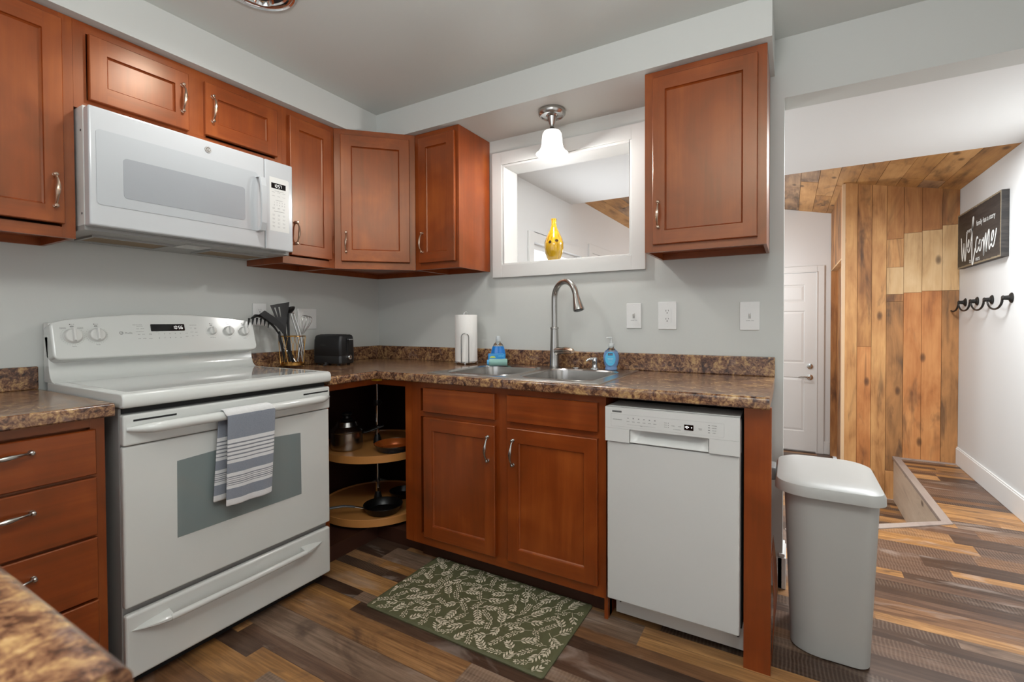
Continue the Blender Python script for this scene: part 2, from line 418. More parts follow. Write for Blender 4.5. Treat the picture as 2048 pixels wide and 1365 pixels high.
mb = MB().prism([(.754, .66), (2.40, .66), (2.84, .975), (3.17, 1.22), (3.17, 2.7), (2.82, 2.7), (2.82, 4.05), (.754, 4.05)], -.40, -.36)
struct(mb.build('floor_landing', FLOOR))
# risers and the edge strips of the step
mb = MB().box(3.16, 3.172, 1.22, 2.7, -.36, -.03)
mb.hexa([(3.17, 1.22, -.36), (2.40, .66, -.36), (2.40, .66, -.03), (3.17, 1.22, -.03)], [(3.18, 1.21, -.36), (2.41, .65, -.36), (2.41, .65, -.03), (3.18, 1.21, -.03)])
mb.box(.754, 2.4, .65, .66, -.36, -.03)
struct(mb.build('trim_step_riser', RIS))
mb = MB(); e = .045
mb.prism([(3.152, 1.213), (3.152, 2.7), (3.2, 2.7), (3.2, 1.195)], -.02, .006)
mb.prism([(3.152, 1.213), (3.2, 1.195), (2.855, .935), (2.40, .612), (2.385, .665), (2.83, .985)], -.02, .0061)
mb.box(3.2, XR, 2.655, 2.7, -.02, .004)
struct(mb.build('trim_step_edge', reclaimed('step_edge_strip', 1, '#77695d', '#93837a', '#a59688', 5.0, .4), bevel=.003))
# back room
mb = MB(); LX = .754
wy0, wy1, wz0, wz1 = .80, 1.72, .85, 1.735
mb.box(LX-.12, LX, WT, wy0, -.4, 2.6).box(LX-.12, LX, wy1, 4.17, -.4, 2.8).box(LX-.12, LX, wy0, wy1, -.4, wz0).box(LX-.12, LX, wy0, wy1, wz1, 2.6)
struct(mb.build('wall_hall_left', WHITE))
mb = MB().box(LX-.12, XR, 4.05, 4.17, -.4, 2.7); struct(mb.build('wall_entry', WHITE))
mb = MB().box(LX-.12, XR, WT, 1.53, 2.165, 2.3); struct(mb.build('ceiling_hall', WHITE))
# planked sloping ceiling, boards run away from the camera
def zr(x): return min(2.166+.22*(3.56-x), 2.246+.23*(x-.754))
seams = [.754]; x = .754
while x < 1.95-.05: x += .133; seams.append(min(x, 1.95))
x = 1.95
while x < 3.56-.06: x += .1342; seams.append(min(x, 3.56))
mb = MB()
for i in range(len(seams)-1):
    a, b = seams[i]+.0015, seams[i+1]-.0015
    cuts = [1.53, R.uniform(1.9, 3.3), 4.06]
    for c0, c1 in zip(cuts[:-1], cuts[1:]):
        dz = R.uniform(0, .004)
        mb.hexa([(a, c0+.001, zr(a)+dz), (b, c0+.001, zr(b)+dz), (b, c1-.001, zr(b)+dz), (a, c1-.001, zr(a)+dz)],
                [(a, c0, zr(a)+.02), (b, c0, zr(b)+.02), (b, c1, zr(b)+.02), (a, c1, zr(a)+.02)], R.choice([0, 0, 1, 1, 2]) if a > 2.6 else R.choice([0, 1, 2, 2]))
struct(mb.build('ceiling_entry_planks', RC))
mb = MB().hexa([(.70, 1.5, 2.27), (1.95, 1.5, 2.56), (1.95, 4.1, 2.56), (.70, 4.1, 2.27)], [(.70, 1.5, 2.37), (1.95, 1.5, 2.66), (1.95, 4.1, 2.66), (.70, 4.1, 2.37)])
mb.hexa([(1.95, 1.5, 2.56), (3.6, 1.5, 2.18), (3.6, 4.1, 2.18), (1.95, 4.1, 2.56)], [(1.95, 1.5, 2.66), (3.6, 1.5, 2.28), (3.6, 4.1, 2.28), (1.95, 4.1, 2.66)])
struct(mb.build('ceiling_entry_backing', BLACKM))
# reclaimed board wall
sx_ = [2.813, 2.905, 3.004, 3.104, 3.216, 3.332, 3.456, 3.56]
mb = MB()
def plank(x0, x1, z0, z1, m_, y=2.7, dy=None):
    d = R.uniform(0, .006) if dy is None else dy
    mb.box(x0+.0012, x1-.0012, y-d, y+.02, z0+.001, z1-.001, m_)
def topz(x): return zr(x)+.002
for i, mm in enumerate([(0,), (1, 2), (0,)]):
    x0, x1 = sx_[i], sx_[i+1]
    if i == 1: plank(x0, x1, -.36, .92, 2); plank(x0, x1, .92, topz(x0), 1)
    else: plank(x0, x1, -.36, topz(x0), mm[0])
x0, x1 = sx_[3], sx_[4]
plank(x0, x1, -.36, -.12, 0); plank(x0, x1, -.12, 1.30, 4, dy=.001); plank(x0, x1, 1.30, 1.36, 1); plank(x0, x1, 1.36, 1.585, 3); plank(x0, x1, 1.585, 1.82, 0); plank(x0, x1, 1.82, topz(x0), 5)
x0, x1 = sx_[4], sx_[5]
plank(x0, x1, -.36, 1.37, 2, dy=.004); plank(x0, x1, 1.37, 1.86, 3); plank(x0, x1, 1.86, topz(x0), 5)
x0, x1 = sx_[5], sx_[6]
plank(x0, x1, -.36, 1.38, 2, dy=.002); plank(x0, x1, 1.38, 1.87, 3); plank(x0, x1, 1.87, topz(x0), 5)
x0, x1 = sx_[6], sx_[7]
plank(x0, x1, -.36, 1.38, 4, dy=.004); plank(x0, x1, 1.38, 1.90, 3); plank(x0, x1, 1.90, topz(x0), 5)
mb.box(2.83, 3.56, 2.72, 2.74, -.36, 2.2, 4)
struct(mb.build('wall_entry_planks', RW))
# side of the boarded closet with its recess, and the pale corner post
mb = MB()
for k in range(9):
    y0 = 2.76+k*.143
    mb.box(2.800, 2.812, y0+.001, y0+.142, 1.70, 2.33, R.choice([1, 4, 5]))
    mb.box(2.855, 2.87, y0+.001, y0+.142, -.36, 1.70, R.choice([1, 2]))
mb.box(2.800, 2.855, 3.98, 4.05, -.36, 1.70, 1)
mb.box(2.800, 2.86, 2.76, 4.05, 1.685, 1.70, 3)
struct(mb.build('wall_closet_side', RW))
mb = MB().box(2.795, 2.818, 2.692, 2.76, -.36, 2.325); struct(mb.build('trim_corner_post', plain('pale_pine_post', '#d9b893', .5)))
# baseboards
mb = MB().box(XR-.014, XR, -3.7, 2.69, 0, .13).box(XR-.010, XR, -3.7, 2.69, .13, .14); struct(mb.build('baseboard_right', TRIM, bevel=.003))
mb = MB().box(XJ-.02, XJ+.013, -.012, WT+.01, 0, .135).box(2.357, XJ, -.012, 0, 0, .135).box(XJ-.015, XJ+.009, -.008, WT+.006, .135, .15)
struct(mb.build('baseboard_jamb', TRIM, bevel=.003))
mb = MB().box(2.74, 2.80, 4.035, 4.05, -.36, -.22); struct(mb.build('baseboard_entry', TRIM, bevel=.003))
# pass-through casing and lining
mb = MB()
cz0, cz1, cx0, cx1 = 1.398, 2.106, .928, 1.802
mb.box(cx0, PX0, -.018, 0, cz0, cz1).box(PX1, cx1, -.018, 0, cz0, cz1).box(PX0, PX1, -.018, 0, cz0, PZ0).box(PX0, PX1, -.018, 0, PZ1, cz1)
mb.box(PX0, PX0+.012, -.012, WT+.004, PZ0, PZ1).box(PX1-.012, PX1, -.012, WT+.004, PZ0, PZ1).box(PX0+.012, PX1-.012, -.012, WT+.004, PZ0, PZ0+.008).box(PX0+.012, PX1-.012, -.012, WT+.004, PZ1-.012, PZ1)
struct(mb.build('trim_pass_through', plain('casing_paint', '#cdcdca', .45), bevel=.0015))
# hall window on the left wall, with casing
mb = MB(); a = .075
mb.box(LX, LX+.018, wy0-a, wy0, wz0-a, wz1+a).box(LX, LX+.018, wy1, wy1+a, wz0-a, wz1+a).box(LX, LX+.018, wy0, wy1, wz1, wz1+a).box(LX, LX+.03, wy0, wy1, wz0-a, wz0)
wn = struct(mb.build('window_1', TRIM, bevel=.002))
mb = MB().box(LX-.07, LX-.03, wy0, wy0+.04, wz0, wz1).box(LX-.07, LX-.03, wy1-.04, wy1, wz0, wz1).box(LX-.07, LX-.03, wy0+.04, wy1-.04, wz1-.04, wz1).box(LX-.07, LX-.03, wy0+.04, wy1-.04, wz0, wz0+.04).box(LX-.07, LX-.03, wy0+.04, wy1-.04, 1.27, 1.31)
mb.build('window_sash', TRIM, wn)
mb = MB().box(LX-.11, LX-.10, wy0+.002, wy1-.002, wz0, wz1); mb.build('window_pane', SKYL, wn)
# second casing panel further along that wall
mb = MB(); y0, y1 = 1.93, 2.95
mb.box(LX, LX+.018, y0, y0+.08, -.36, 1.88).box(LX, LX+.018, y1-.08, y1, -.36, 1.88).box(LX, LX+.018, y0+.08, y1-.08, 1.80, 1.88).box(LX, LX+.008, y0+.08, y1-.08, -.36, 1.80)
struct(mb.build('door_2', TRIM, bevel=.002))
# entry door
DYW = 4.05
mb = MB()
dx0, dx1, dz0, dz1 = 1.755, 2.665, -.345, 1.685
mb.box(dx0-.075, dx0-.005, DYW-.02, DYW, -.36, dz1+.075).box(dx1+.005, dx1+.075, DYW-.02, DYW, -.36, dz1+.075).box(dx0-.005, dx1+.005, DYW-.02, DYW, dz1+.005, dz1+.075)
mb.box(dx1, dx1+.012, DYW-.028, DYW-.02, -.36, dz1+.012).box(dx0-.012, dx1+.012, DYW-.028, DYW-.02, dz1+.004, dz1+.014)
door = struct(mb.build('door_1', TRIM, bevel=.002))
mb = MB(lambda u, v, z: (u, DYW-v, z))
def paneldoor(mb, x0, x1, z0, z1, v0, v1, pans, rec=.009, be=.022):
    xs = sorted({x0, x1}|{p[0] for p in pans}|{p[1] for p in pans}); zs = sorted({z0, z1}|{p[2] for p in pans}|{p[3] for p in pans})
    for i in range(len(xs)-1):
        for j in range(len(zs)-1):
            a, b, c, d = xs[i], xs[i+1], zs[j], zs[j+1]
            if any(p[0] <= a and b <= p[1] and p[2] <= c and d <= p[3] for p in pans):
                o = [(a, v1, c), (b, v1, c), (b, v1, d), (a, v1, d)]; k = be*.45
                q = [(a+k, v1-rec, c+k), (b-k, v1-rec, c+k), (b-k, v1-rec, d-k), (a+k, v1-rec, d-k)]; k2 = be
                r_ = [(a+k2+.012, v1-.002, c+k2+.012), (b-k2-.012, v1-.002, c+k2+.012), (b-k2-.012, v1-.002, d-k2-.012), (a+k2+.012, v1-.002, d-k2-.012)]
                mb.loft([o, q, r_], 0, False, False, True)
            else: mb.add([(a, v1, c), (b, v1, c), (b, v1, d), (a, v1, d)], [(0, 1, 2, 3)])
    mb.box(x0, x1, v0, v1-.0125, z0, z1)
pans = []
for (xa, xb) in ((dx0+.11, dx0+.405), (dx1-.405, dx1-.11)):
    pans += [(xa, xb, dz0+.22, dz0+.84), (xa, xb, dz0+1.0, dz0+1.60), (xa, xb, dz0+1.70, dz0+1.90)]
paneldoor(mb, dx0, dx1, dz0, dz1, .0, .02, pans)
mb.build('door_slab', TRIM, door, recalc=False)
mb = MB(); kx = dx1-.06
mb.lathe((kx, DYW-.02, .50), [(.032, 0), (.032, -.008), (.014, -.012), (.012, -.045), (0, -.0452)], 20, 0, 'y')
mb.tube([(kx, DYW-.065, .50), (kx-.03, DYW-.07, .503), (kx-.08, DYW-.07, .507), (kx-.11, DYW-.066, .498)], [.010, .009, .007, .006], 10)
mb.build('door_lever', CHROME, door); mb = MB(); mb.lathe((kx, DYW-.02, .625), [(.030, 0), (.030, -.012), (.012, -.014), (.012, -.022), (0, -.022)], 20, 0, 'y')
mb.build('deadbolt', CHROME, door)
# ------------------------------------------------------------------ cabinets
def door_leaf(T, u0, u1, z0, z1, v0, parent, name='door', th=.019, st=.047, hz=CH_Y, flat=False):
    mb = MB(T); v1 = v0+th; c = .0025
    o = lambda k, v: [(u0+k, v, z0+k), (u1-k, v, z0+k), (u1-k, v, z1-k), (u0+k, v, z1-k)]
    mb.loft([o(0, v0), o(0, v1-c), o(c, v1)], 0, False, True, False)
    U0, U1, Z0, Z1 = u0+c, u1-c, z0+c, z1-c
    if flat:
        mb.add([(U0, v1, Z0), (U1, v1, Z0), (U1, v1, Z1), (U0, v1, Z1)], [(0, 1, 2, 3)], 1)
    else:
        a, b, p, q = U0+st, U1-st, Z0+st+.006, Z1-st-.006
        mb.add([(U0, v1, Z0), (a, v1, Z0), (a, v1, Z1), (U0, v1, Z1)], [(0, 1, 2, 3)], 0)
        mb.add([(b, v1, Z0), (U1, v1, Z0), (U1, v1, Z1), (b, v1, Z1)], [(0, 1, 2, 3)], 0)
        mb.add([(a, v1, Z0), (b, v1, Z0), (b, v1, p), (a, v1, p)], [(0, 1, 2, 3)], 1)
        mb.add([(a, v1, q), (b, v1, q), (b, v1, Z1), (a, v1, Z1)], [(0, 1, 2, 3)], 1)
        r = .006; d = .010
        mb.loft([[(a, v1, p), (b, v1, p), (b, v1, q), (a, v1, q)], [(a+r*.3, v1-d*.6, p+r*.3), (b-r*.3, v1-d*.6, p+r*.3), (b-r*.3, v1-d*.6, q-r*.3), (a+r*.3, v1-d*.6, q-r*.3)],
                 [(a+r, v1-d, p+r), (b-r, v1-d, p+r), (b-r, v1-d, q-r), (a+r, v1-d, q-r)]], 0, False, False, True)
    return mb.build(name, [CH_V, hz], parent, recalc=True)
def pull(T, u, z, v, parent, horiz=False, L=.114, mat=None):
    pts, rad = [], []
    for i in range(25):
        t = -1+2*i/24; s = t*L/2*.92; out = .004+.024*(1-abs(t)**2.6)
        r = .0036+.0032*math.exp(-(t/.38)**2)+.0030*math.exp(-((abs(t)-1)/.09)**2)
        wv = .0015*math.sin(t*pi)
        pts.append((u+s, v+out, z+wv) if horiz else (u+wv, v+out, z+s)); rad.append(r)
    mb = MB(T); mb.tube(pts, rad, 10)
    for sgn in (-1, 1):
        c = (u+sgn*L/2*.90, v, z) if horiz else (u, v, z+sgn*L/2*.90)
        mb.lathe(c, [(.0075, 0), (.0075, .003), (.005, .006), (.0045, .012), (.006, .016), (.003, .018)], 14, 0, 'y')
    return mb.build('handle', mat or COPN, parent)
def face(mb, u0, u1, z0, z1, v0, v1, stile=.035, top=.035, bot=.035, mids=(), horiz=()):
    mb.box(u0, u0+stile, v0, v1, z0, z1, 0).box(u1-stile, u1, v0, v1, z0, z1, 0)
    mb.box(u0+stile, u1-stile, v0, v1-.0004, z1-top, z1, 1).box(u0+stile, u1-stile, v0, v1-.0004, z0, z0+bot, 1)
    for a, b in mids: mb.box(a, b, v0, v1-.0002, z0+bot, z1-top, 0)
    for a, b in horiz: mb.box(u0+stile, u1-stile, v0, v1-.0006, a, b, 1)
UD = .3005
def upper(T, u0, u1, z0, z1, label, hz, doors, group='cherry wall cabinets', depth=UD, mids=()):
    p = T((u0+u1)/2, 0, z0)
    root = thing('wall_cabinet', label, 'cabinet', p, group)
    mb = MB(T)
    mb.box(u0, u0+.012, .002, depth-.019, z0, z1, 0).box(u1-.012, u1, .002, depth-.019, z0, z1, 0)
    mb.box(u0+.012, u1-.012, .002, .016, z0, z1, 1).box(u0+.012, u1-.012, .016, depth-.019, z0+.028, z0+.04, 1).box(u0+.012, u1-.012, .016, depth-.019, z1-.012, z1-.002, 1)
    mb.build('carcass', [CH_V, hz], root)
    mb = MB(T); face(mb, u0, u1, z0, z1, depth-.019, depth, mids=mids); mb.build('face_frame', [CH_V, hz], root)
    for (a, b, c, d, hu, hz_) in doors:
        dl = door_leaf(T, a, b, c, d, depth, root, hz=hz)
        pull(T, hu, hz_, depth+.019, dl)
    return root
G = 'cherry wall cabinets'
yL, yR = -1.6703, -.9038
upper(frA, -2.30, yL-.0005, ZB, ZT-.002, 'tall cherry wall cabinet left of the microwave, cut by the photo edge', CH_Y, [(-2.27, -1.702, 1.480, 2.160, -1.727, 1.585)])
upper(frA, yL, yR, 1.885, ZT-.002, 'short two-door cherry cabinet directly above the microwave', CH_Y,
      [(-1.632, -1.317, 1.920, 2.145, -1.342, 2.04), (-1.255, -.935, 1.928, 2.145, -1.228, 2.04)], mids=((-1.325, -1.247),))
upper(frA, yR+.0005, -.6023, ZB, ZT-.002, 'narrow cherry wall cabinet between the microwave and the corner cabinet', CH_Y, [(-.870, -.632, 1.476, 2.150, -.845, 1.585)])
upper(frB, .6023, .9021, ZB, ZT-.002, 'narrow cherry wall cabinet right of the angled corner cabinet', CH_X, [(.640, .884, 1.470, 2.152, .668, 1.58)])
upper(frB, 1.8739, 2.3284, ZB, ZT-.002, 'single-door cherry wall cabinet right of the pass-through window', CH_X, [(1.910, 2.298, 1.464, 2.152, 1.935, 1.585)])
# angled corner cabinet
root = thing('wall_cabinet', 'angled cherry corner wall cabinet with one broad door', 'cabinet', (.3, -.3, ZB), G)
mb = MB()
P = [(.002, -.002), (.002, -.6015), (.29, -.6015), (.6015, -.29), (.6015, -.002)]
mb.prism(P, ZB+.028, ZB+.04, 1)
mb.prism([(.002, -.002), (.002, -.6015), (.29, -.6015), (.6015, -.29), (.6015, -.002)], ZT-.014, ZT-.004, 1)
mb.box(.002, .285, -.6015, -.589, ZB, ZT-.002, 0).box(.589, .6015, -.285, -.002, ZB, ZT-.002, 0).box(.002, .014, -.589, -.014, ZB, ZT-.002, 0).box(.002, .589, -.014, -.002, ZB, ZT-.002, 0)
mb.build('carcass', [CH_V, CH_X], root)
WD = (D1-D0).length
mb = MB(frD); face(mb, .001, WD-.001, ZB, ZT-.002, -.019, 0, stile=.038); mb.build('face_frame', [CH_V, CH_X], root)
dl = door_leaf(frD, .034, WD-.032, 1.475, 2.150, 0, root, hz=CH_X, st=.052); pull(frD, .060, 1.575, .019, dl)

# ---- base cabinets
BH = CT-.038
def toe(mb, T=None): pass
root = thing('base_cabinet', 'cherry sink base cabinet with two doors and two false drawer fronts', 'cabinet', (1.32, -.3, 0), 'cherry base cabinets')
mb = MB(frB)
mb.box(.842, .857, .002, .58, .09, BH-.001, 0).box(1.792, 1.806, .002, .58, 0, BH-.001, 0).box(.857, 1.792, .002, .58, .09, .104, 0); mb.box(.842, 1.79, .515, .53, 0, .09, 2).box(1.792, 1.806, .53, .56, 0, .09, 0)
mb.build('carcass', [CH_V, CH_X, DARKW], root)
mb = MB(frB); face(mb, .842, 1.806, .09, BH-.001, .58, .60, stile=.05, top=.035, bot=.05, mids=((1.31, 1.385),), horiz=((.70, .725),)); mb.build('face_frame', [CH_V, CH_X], root)
for a, b in ((.921, 1.317), (1.378, 1.778)):
    door_leaf(frB, a, b, .726, .838, .60, root, 'false_drawer_front', hz=CH_X, flat=True)
dl = door_leaf(frB, .921, 1.318, .135, .700, .60, root, hz=CH_X, st=.05); pull(frB, 1.285, .60, .619, dl, mat=NICK)
dl = door_leaf(frB, 1.379, 1.777, .135, .700, .60, root, hz=CH_X, st=.05); pull(frB, 1.41, .60, .619, dl, mat=NICK)
# end panel right of the dishwasher
mb = MB(frB); mb.box(2.277, 2.356, .582, .602, 0, BH-.001).box(2.312, 2.328, .002, .582, 0, BH-.001)
root = thing('end_panel', 'cherry end panel closing the counter right of the dishwasher', 'cabinet panel', (2.33, -.3, 0))
mb.build('panel', CH_V, root)
mb = MB(frB)
mb.grid(lambda a, b: (2.3565+.014*math.sin(pi*a)*(1-.5*b), .40+.18*b, .02+.36*a), 16, 4); mb.build('lifting_veneer', CH_V, root, solid=.0012)
# drawer base left of the range
root = thing('base_cabinet', 'cherry four-drawer base cabinet left of the range', 'cabinet', (.3, -1.95, 0), 'cherry base cabinets')
mb = MB(frA); mb.box(-2.17, -1.705, .002, .58, .09, BH-.001, 0).box(-2.17, -1.715, .50, .53, 0, .09, 1); mb.build('carcass', [CH_V, CH_Y], root)
mb = MB(frA); face(mb, -2.17, -1.705, .09, BH-.001, .58, .60, stile=.035, top=.03, bot=.03, horiz=((.684, .70), (.505, .52), (.32, .335))); mb.build('face_frame', [CH_V, CH_Y], root)
for z0, z1, hz_ in ((.697, .831, .765), (.515, .687, .60), (.326, .507, .418), (.125, .318, .22)):
    d = door_leaf(frA, -2.125, -1.731, z0, z1, .60, root, 'drawer_front', hz=CH_Y, flat=True); pull(frA, -1.925, hz_+.03, .619, d, True, mat=NICK)
# corner base with turning shelves
root = thing('corner_cabinet', 'open cherry corner base cabinet with turning shelves and no door', 'cabinet', (.35, -.35, 0), 'cherry base cabinets')
mb = MB()
mb.box(.002, .58, -.918, -.905, .09, BH-.001, 0)
mb.box(.58, .60, -.918, -.89, .09, BH-.001, 1)
mb.box(.58, .60, -.89, -.60, BH-.034, BH-.001, 1)
mb.box(.60, .795, -.60, -.58, BH-.034, BH-.001, 2).box(.795, .8415, -.60, -.58, .09, BH-.001, 1)
mb.build('face_frame', [MAPLEI, CH_V, CH_X], root)
mb = MB()
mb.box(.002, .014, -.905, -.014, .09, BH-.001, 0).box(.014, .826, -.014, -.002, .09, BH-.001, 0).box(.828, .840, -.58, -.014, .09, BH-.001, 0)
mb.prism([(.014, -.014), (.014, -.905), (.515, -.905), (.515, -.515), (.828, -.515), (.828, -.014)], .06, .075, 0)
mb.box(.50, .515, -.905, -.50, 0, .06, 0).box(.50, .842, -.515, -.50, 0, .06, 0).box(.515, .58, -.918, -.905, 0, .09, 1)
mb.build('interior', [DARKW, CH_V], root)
sc_, sr = (.36, -.365), .31
def shelf(z, nm):
    mb = MB(); out = [(sr*math.cos(a), sr*math.sin(a)) for a in [2*pi*i/64 for i in range(64)]]
    mb.lathe((sc_[0], sc_[1], z), [(0, -.014), (sr-.004, -.014), (sr-.004, -.030), (sr, -.030), (sr, .006), (sr-.002, .008), (sr-.006, .008), (sr-.008, 0), (0, 0)], 72)
    return mb.build(nm, MAPLE, root)
SZU, SZL = .452, .125
shelf(SZU, 'turning_shelf'); shelf(SZL, 'turning_shelf')
mb = MB(); mb.lathe((sc_[0], sc_[1], .075), [(.0125, 0), (.0125, .62)], 16).lathe((sc_[0], sc_[1], .695), [(.009, 0), (.009, .137)], 12)
mb.build('pole', CHROME, root)
for pcs in (0, 1, 2):
  mb = MB()
  if pcs == 0: mb.lathe((sc_[0], sc_[1], .67), [(.018, 0), (.021, .01), (.018, .03), (.014, .03)], 16).lathe((sc_[0]+.012, sc_[1]+.004, .69), [(.006, 0), (.006, .02), (0, .02)], 8, 0, 'x')
  if pcs: mb.lathe((sc_[0], sc_[1], (SZU, SZL)[pcs-1]+.001), [(.024, 0), (.022, .02), (.013, .05)], 16)
  mb.build('pole_collar' if pcs == 0 else 'shelf_hub', BLACK, root)
tag(MB().box(.600, .64, -.632, -.597, BH-.014, BH-.001).build('foam_shim', YSHIM), 'small yellow foam shim wedged under the inner counter corner', 'shim')

# ---- countertops
def nose(mb, T, u0, u1, v, z0=CT-.038, z1=CT, r=.011, back=.03):
    pr = [(v-back, z0), (v-.004, z0), (v, z0+.004)]+[(v-r+r*math.cos(a), z1-r+r*math.sin(a)) for a in [pi/2*i/6 for i in range(7)]]+[(v-back, z1)]
    mb.loft([[T(u0, a, b) for a, b in pr], [T(u1, a, b) for a, b in pr]], 0, True)
CD = .6511
root = thing('countertop', 'L-shaped mottled brown laminate countertop around the sink corner', 'countertop', (.6, -.3, CT))
mb = MB(); z0, z1 = CT-.038, CT
V = CD-.03
SX0, SX1, SY0, SY1 = .958, 1.762, -.588, -.062
mb.box(.001, V, -.922, -V, z0, z1).box(.001, SX0, -V, -.001, z0, z1).box(SX1, 2.3513, -V, -.001, z0, z1).box(SX0, SX1, -V, SY0, z0, z1).box(SX0, SX1, SY1, -.001, z0, z1)
nose(mb, frA, -.922, -V, CD); nose(mb, frB, V, 2.3513, CD)
mb.build('worktop', GRAN, root)
mb = MB(); hb = CT+.084
mb.box(.001, .021, -.922, -.021, CT, hb).box(.001, 2.3513, -.021, -.001, CT, hb); mb.build('backsplash', GRAN, root, bevel=.004)
root = thing('countertop', 'short mottled brown laminate countertop left of the range', 'countertop', (.3, -1.9, CT))
mb = MB(); mb.box(.001, V, -2.20, -1.6965, z0, z1); nose(mb, frA, -2.20, -1.6965, CD); mb.build('worktop', GRAN, root)
mb = MB(); mb.box(.001, .021, -2.20, -1.6965, CT, hb); mb.build('backsplash', GRAN, root, bevel=.004)
# near counter beside the camera, with its cabinet
FGY = -2.172
root = thing('countertop', 'near mottled brown laminate countertop in the bottom left corner', 'countertop', (1.0, -2.5, CT))
mb = MB()
mb.box(.001, 1.998, FGY-.62, FGY-.03, z0, z1)
pr = [(-.03, z0), (-.004, z0), (0, z0+.004)]+[(-.013+.013*math.cos(a), z1-.013+.013*math.sin(a)) for a in [pi/2*i/6 for i in range(7)]]+[(-.03, z1)]
mb.loft([[(.66, FGY+a, b) for a, b in pr], [(1.998, FGY+a, b) for a, b in pr]], 0, True)
mb.build('worktop', GRAN, root)
root = thing('base_cabinet', 'cherry base cabinet under the near countertop', 'cabinet', (1.0, -2.5, 0), 'cherry base cabinets')
mb = MB(); mb.box(.002, 1.96, FGY-.60, FGY-.035, .09, BH-.001).box(.002, 1.94, FGY-.58, FGY-.11, 0, .09); mb.build('carcass', CH_V, root)

# ------------------------------------------------------------------ microwave
MWEN = plain('white_microwave_enamel', '#c0c3c5', .16, coat=.3, coatr=.06)
root = thing('microwave', 'white over-the-range microwave mounted under the short cabinet', 'microwave', (.2, -1.3, 1.46))
m0, m1, mz0, mz1 = -1.664, -.908, 1.468, 1.882
mb = MB(frA); mb.box(m0, m1, .002, .352, mz0+.012, mz1, 0); mb.build('body', APPL2, root, bevel=.002)
mb = MB(frA)
mb.box(m0, m1, .002, .352, mz0-.004, mz0+.0115, 0)
mb.box(-1.60, -1.36, .10, .24, mz0-.008, mz0-.0045, 1).box(-1.20, -.96, .10, .24, mz0-.008, mz0-.0045, 1)
mb.box(-1.33, -1.23, .20, .30, mz0-.007, mz0-.0045, 2)
for a, b in ((-1.61, -1.35), (-1.21, -.95)):
    mb.box(a, b, .09, .10, mz0-.011, mz0-.004, 0).box(a, b, .24, .25, mz0-.011, mz0-.004, 0).box(a, a+.01, .10, .24, mz0-.011, mz0-.004, 0).box(b-.01, b, .10, .24, mz0-.011, mz0-.004, 0)
mb.build('underside', [APPG, MESH, CTGL], root)
mb = MB(frA); mb.box(-1.664, -1.0525, .355, .398, mz0+.008, mz1-.008)
md = mb.build('door', MWEN, root, bevel=.006, seg=3)
mb = MB(frA); mb.prism(rrect(-1.645, -1.085, 1.548, 1.800, .012), .3975, .3995, 0, 'v'); mb.build('door_glass', MWGL, md)
mb = MB(frA); mb.prism(rrect(-1.570, -1.142, 1.583, 1.722, .012), .3993, .4003, 0, 'v'); mb.build('window_screen', MWWN, md)
mb = MB(frA)
hp = [(-1.083, .40, 1.780), (-1.083, .425, 1.778), (-1.083, .436, 1.74), (-1.083, .440, 1.66), (-1.083, .436, 1.58), (-1.083, .425, 1.548), (-1.083, .40, 1.546)]
mb.loft([[(-1.083+du, v+dv, z) for du, dv in ((-.012, -.004), (.012, -.004), (.012, .006), (-.012, .006))] for _, v, z in hp], 0, False)
mb.build('door_handle', MWEN, md, bevel=.003)
mb = MB(frA); mb.box(-1.0505, -.916, .355, .398, mz0+.008, mz1-.008); cp = mb.build('control_panel', MWEN, root, bevel=.005, seg=3)
mb = MB(frA); vq = .3986
mb.prism([( -1.030, 1.560), (-.936, 1.560), (-.936, 1.795), (-.942, 1.801), (-1.030, 1.801)], .3975, .3984, 0, 'v'); mb.build('keypad', APPL2, cp)
mb = MB(frA)
mb.box(-1.022, -.952, .3984, .3990, 1.752, 1.776, 0)
seven(mb, '10:57', -1.010, 1.764, .3993, .012, 1)
word(mb, -.984, 1.741, vq, .045, .0022, 2)
for r_, zz in enumerate((1.735, 1.718)):
    for c in range(3): word(mb, -1.012+.025*c, zz, vq, .014, .0018, 2)
word(mb, -.984, 1.700, vq, .035, .0022, 2)
for r_ in range(2):
    for c in range(5): text(mb, '1234567890'[r_*5+c], -1.008+.0125*c, 1.690-.012*r_, vq, .007, 3)
for r_, zz in enumerate((1.665, 1.635, 1.617, 1.600, 1.583)):
    for c in range(3):
        word(mb, -1.012+.025*c, zz, vq, .012, .0018, 2); word(mb, -1.012+.025*c, zz-.0045, vq, .010, .0018, 2)
word(mb, -.984, 1.650, vq, .050, .0022, 3)
mb.build('display_and_key_markings', [GLOSSB, SEG, GREY, DGREY], cp)
mb = MB(frA); mb.lathe((-1.289, .3978, 1.838), [(.0125, 0), (.0125, .0022), (.0105, .0026), (0, .0026)], 28, 0, 'y')
text(mb, 'GE', -1.289, 1.838, .4007, .0115, 1, shear=.3)
mb.lathe((-1.289, .4002, 1.838), [(.0112, 0), (.0112, .0006), (.0100, .0006), (.0100, 0)], 28, 1, 'y', cap=False)
mb.build('round_badge', [plain('pewter_badge', '#8f8a83', .35, .6), TRIM], md)
for zz in (1.52, 1.80):
    mb = MB(frA); mb.lathe((m0, .335, zz), [(.004, 0), (.004, -.001), (0, -.001)], 10, 0, 'x'); mb.build('side_screw', DGREY, root)

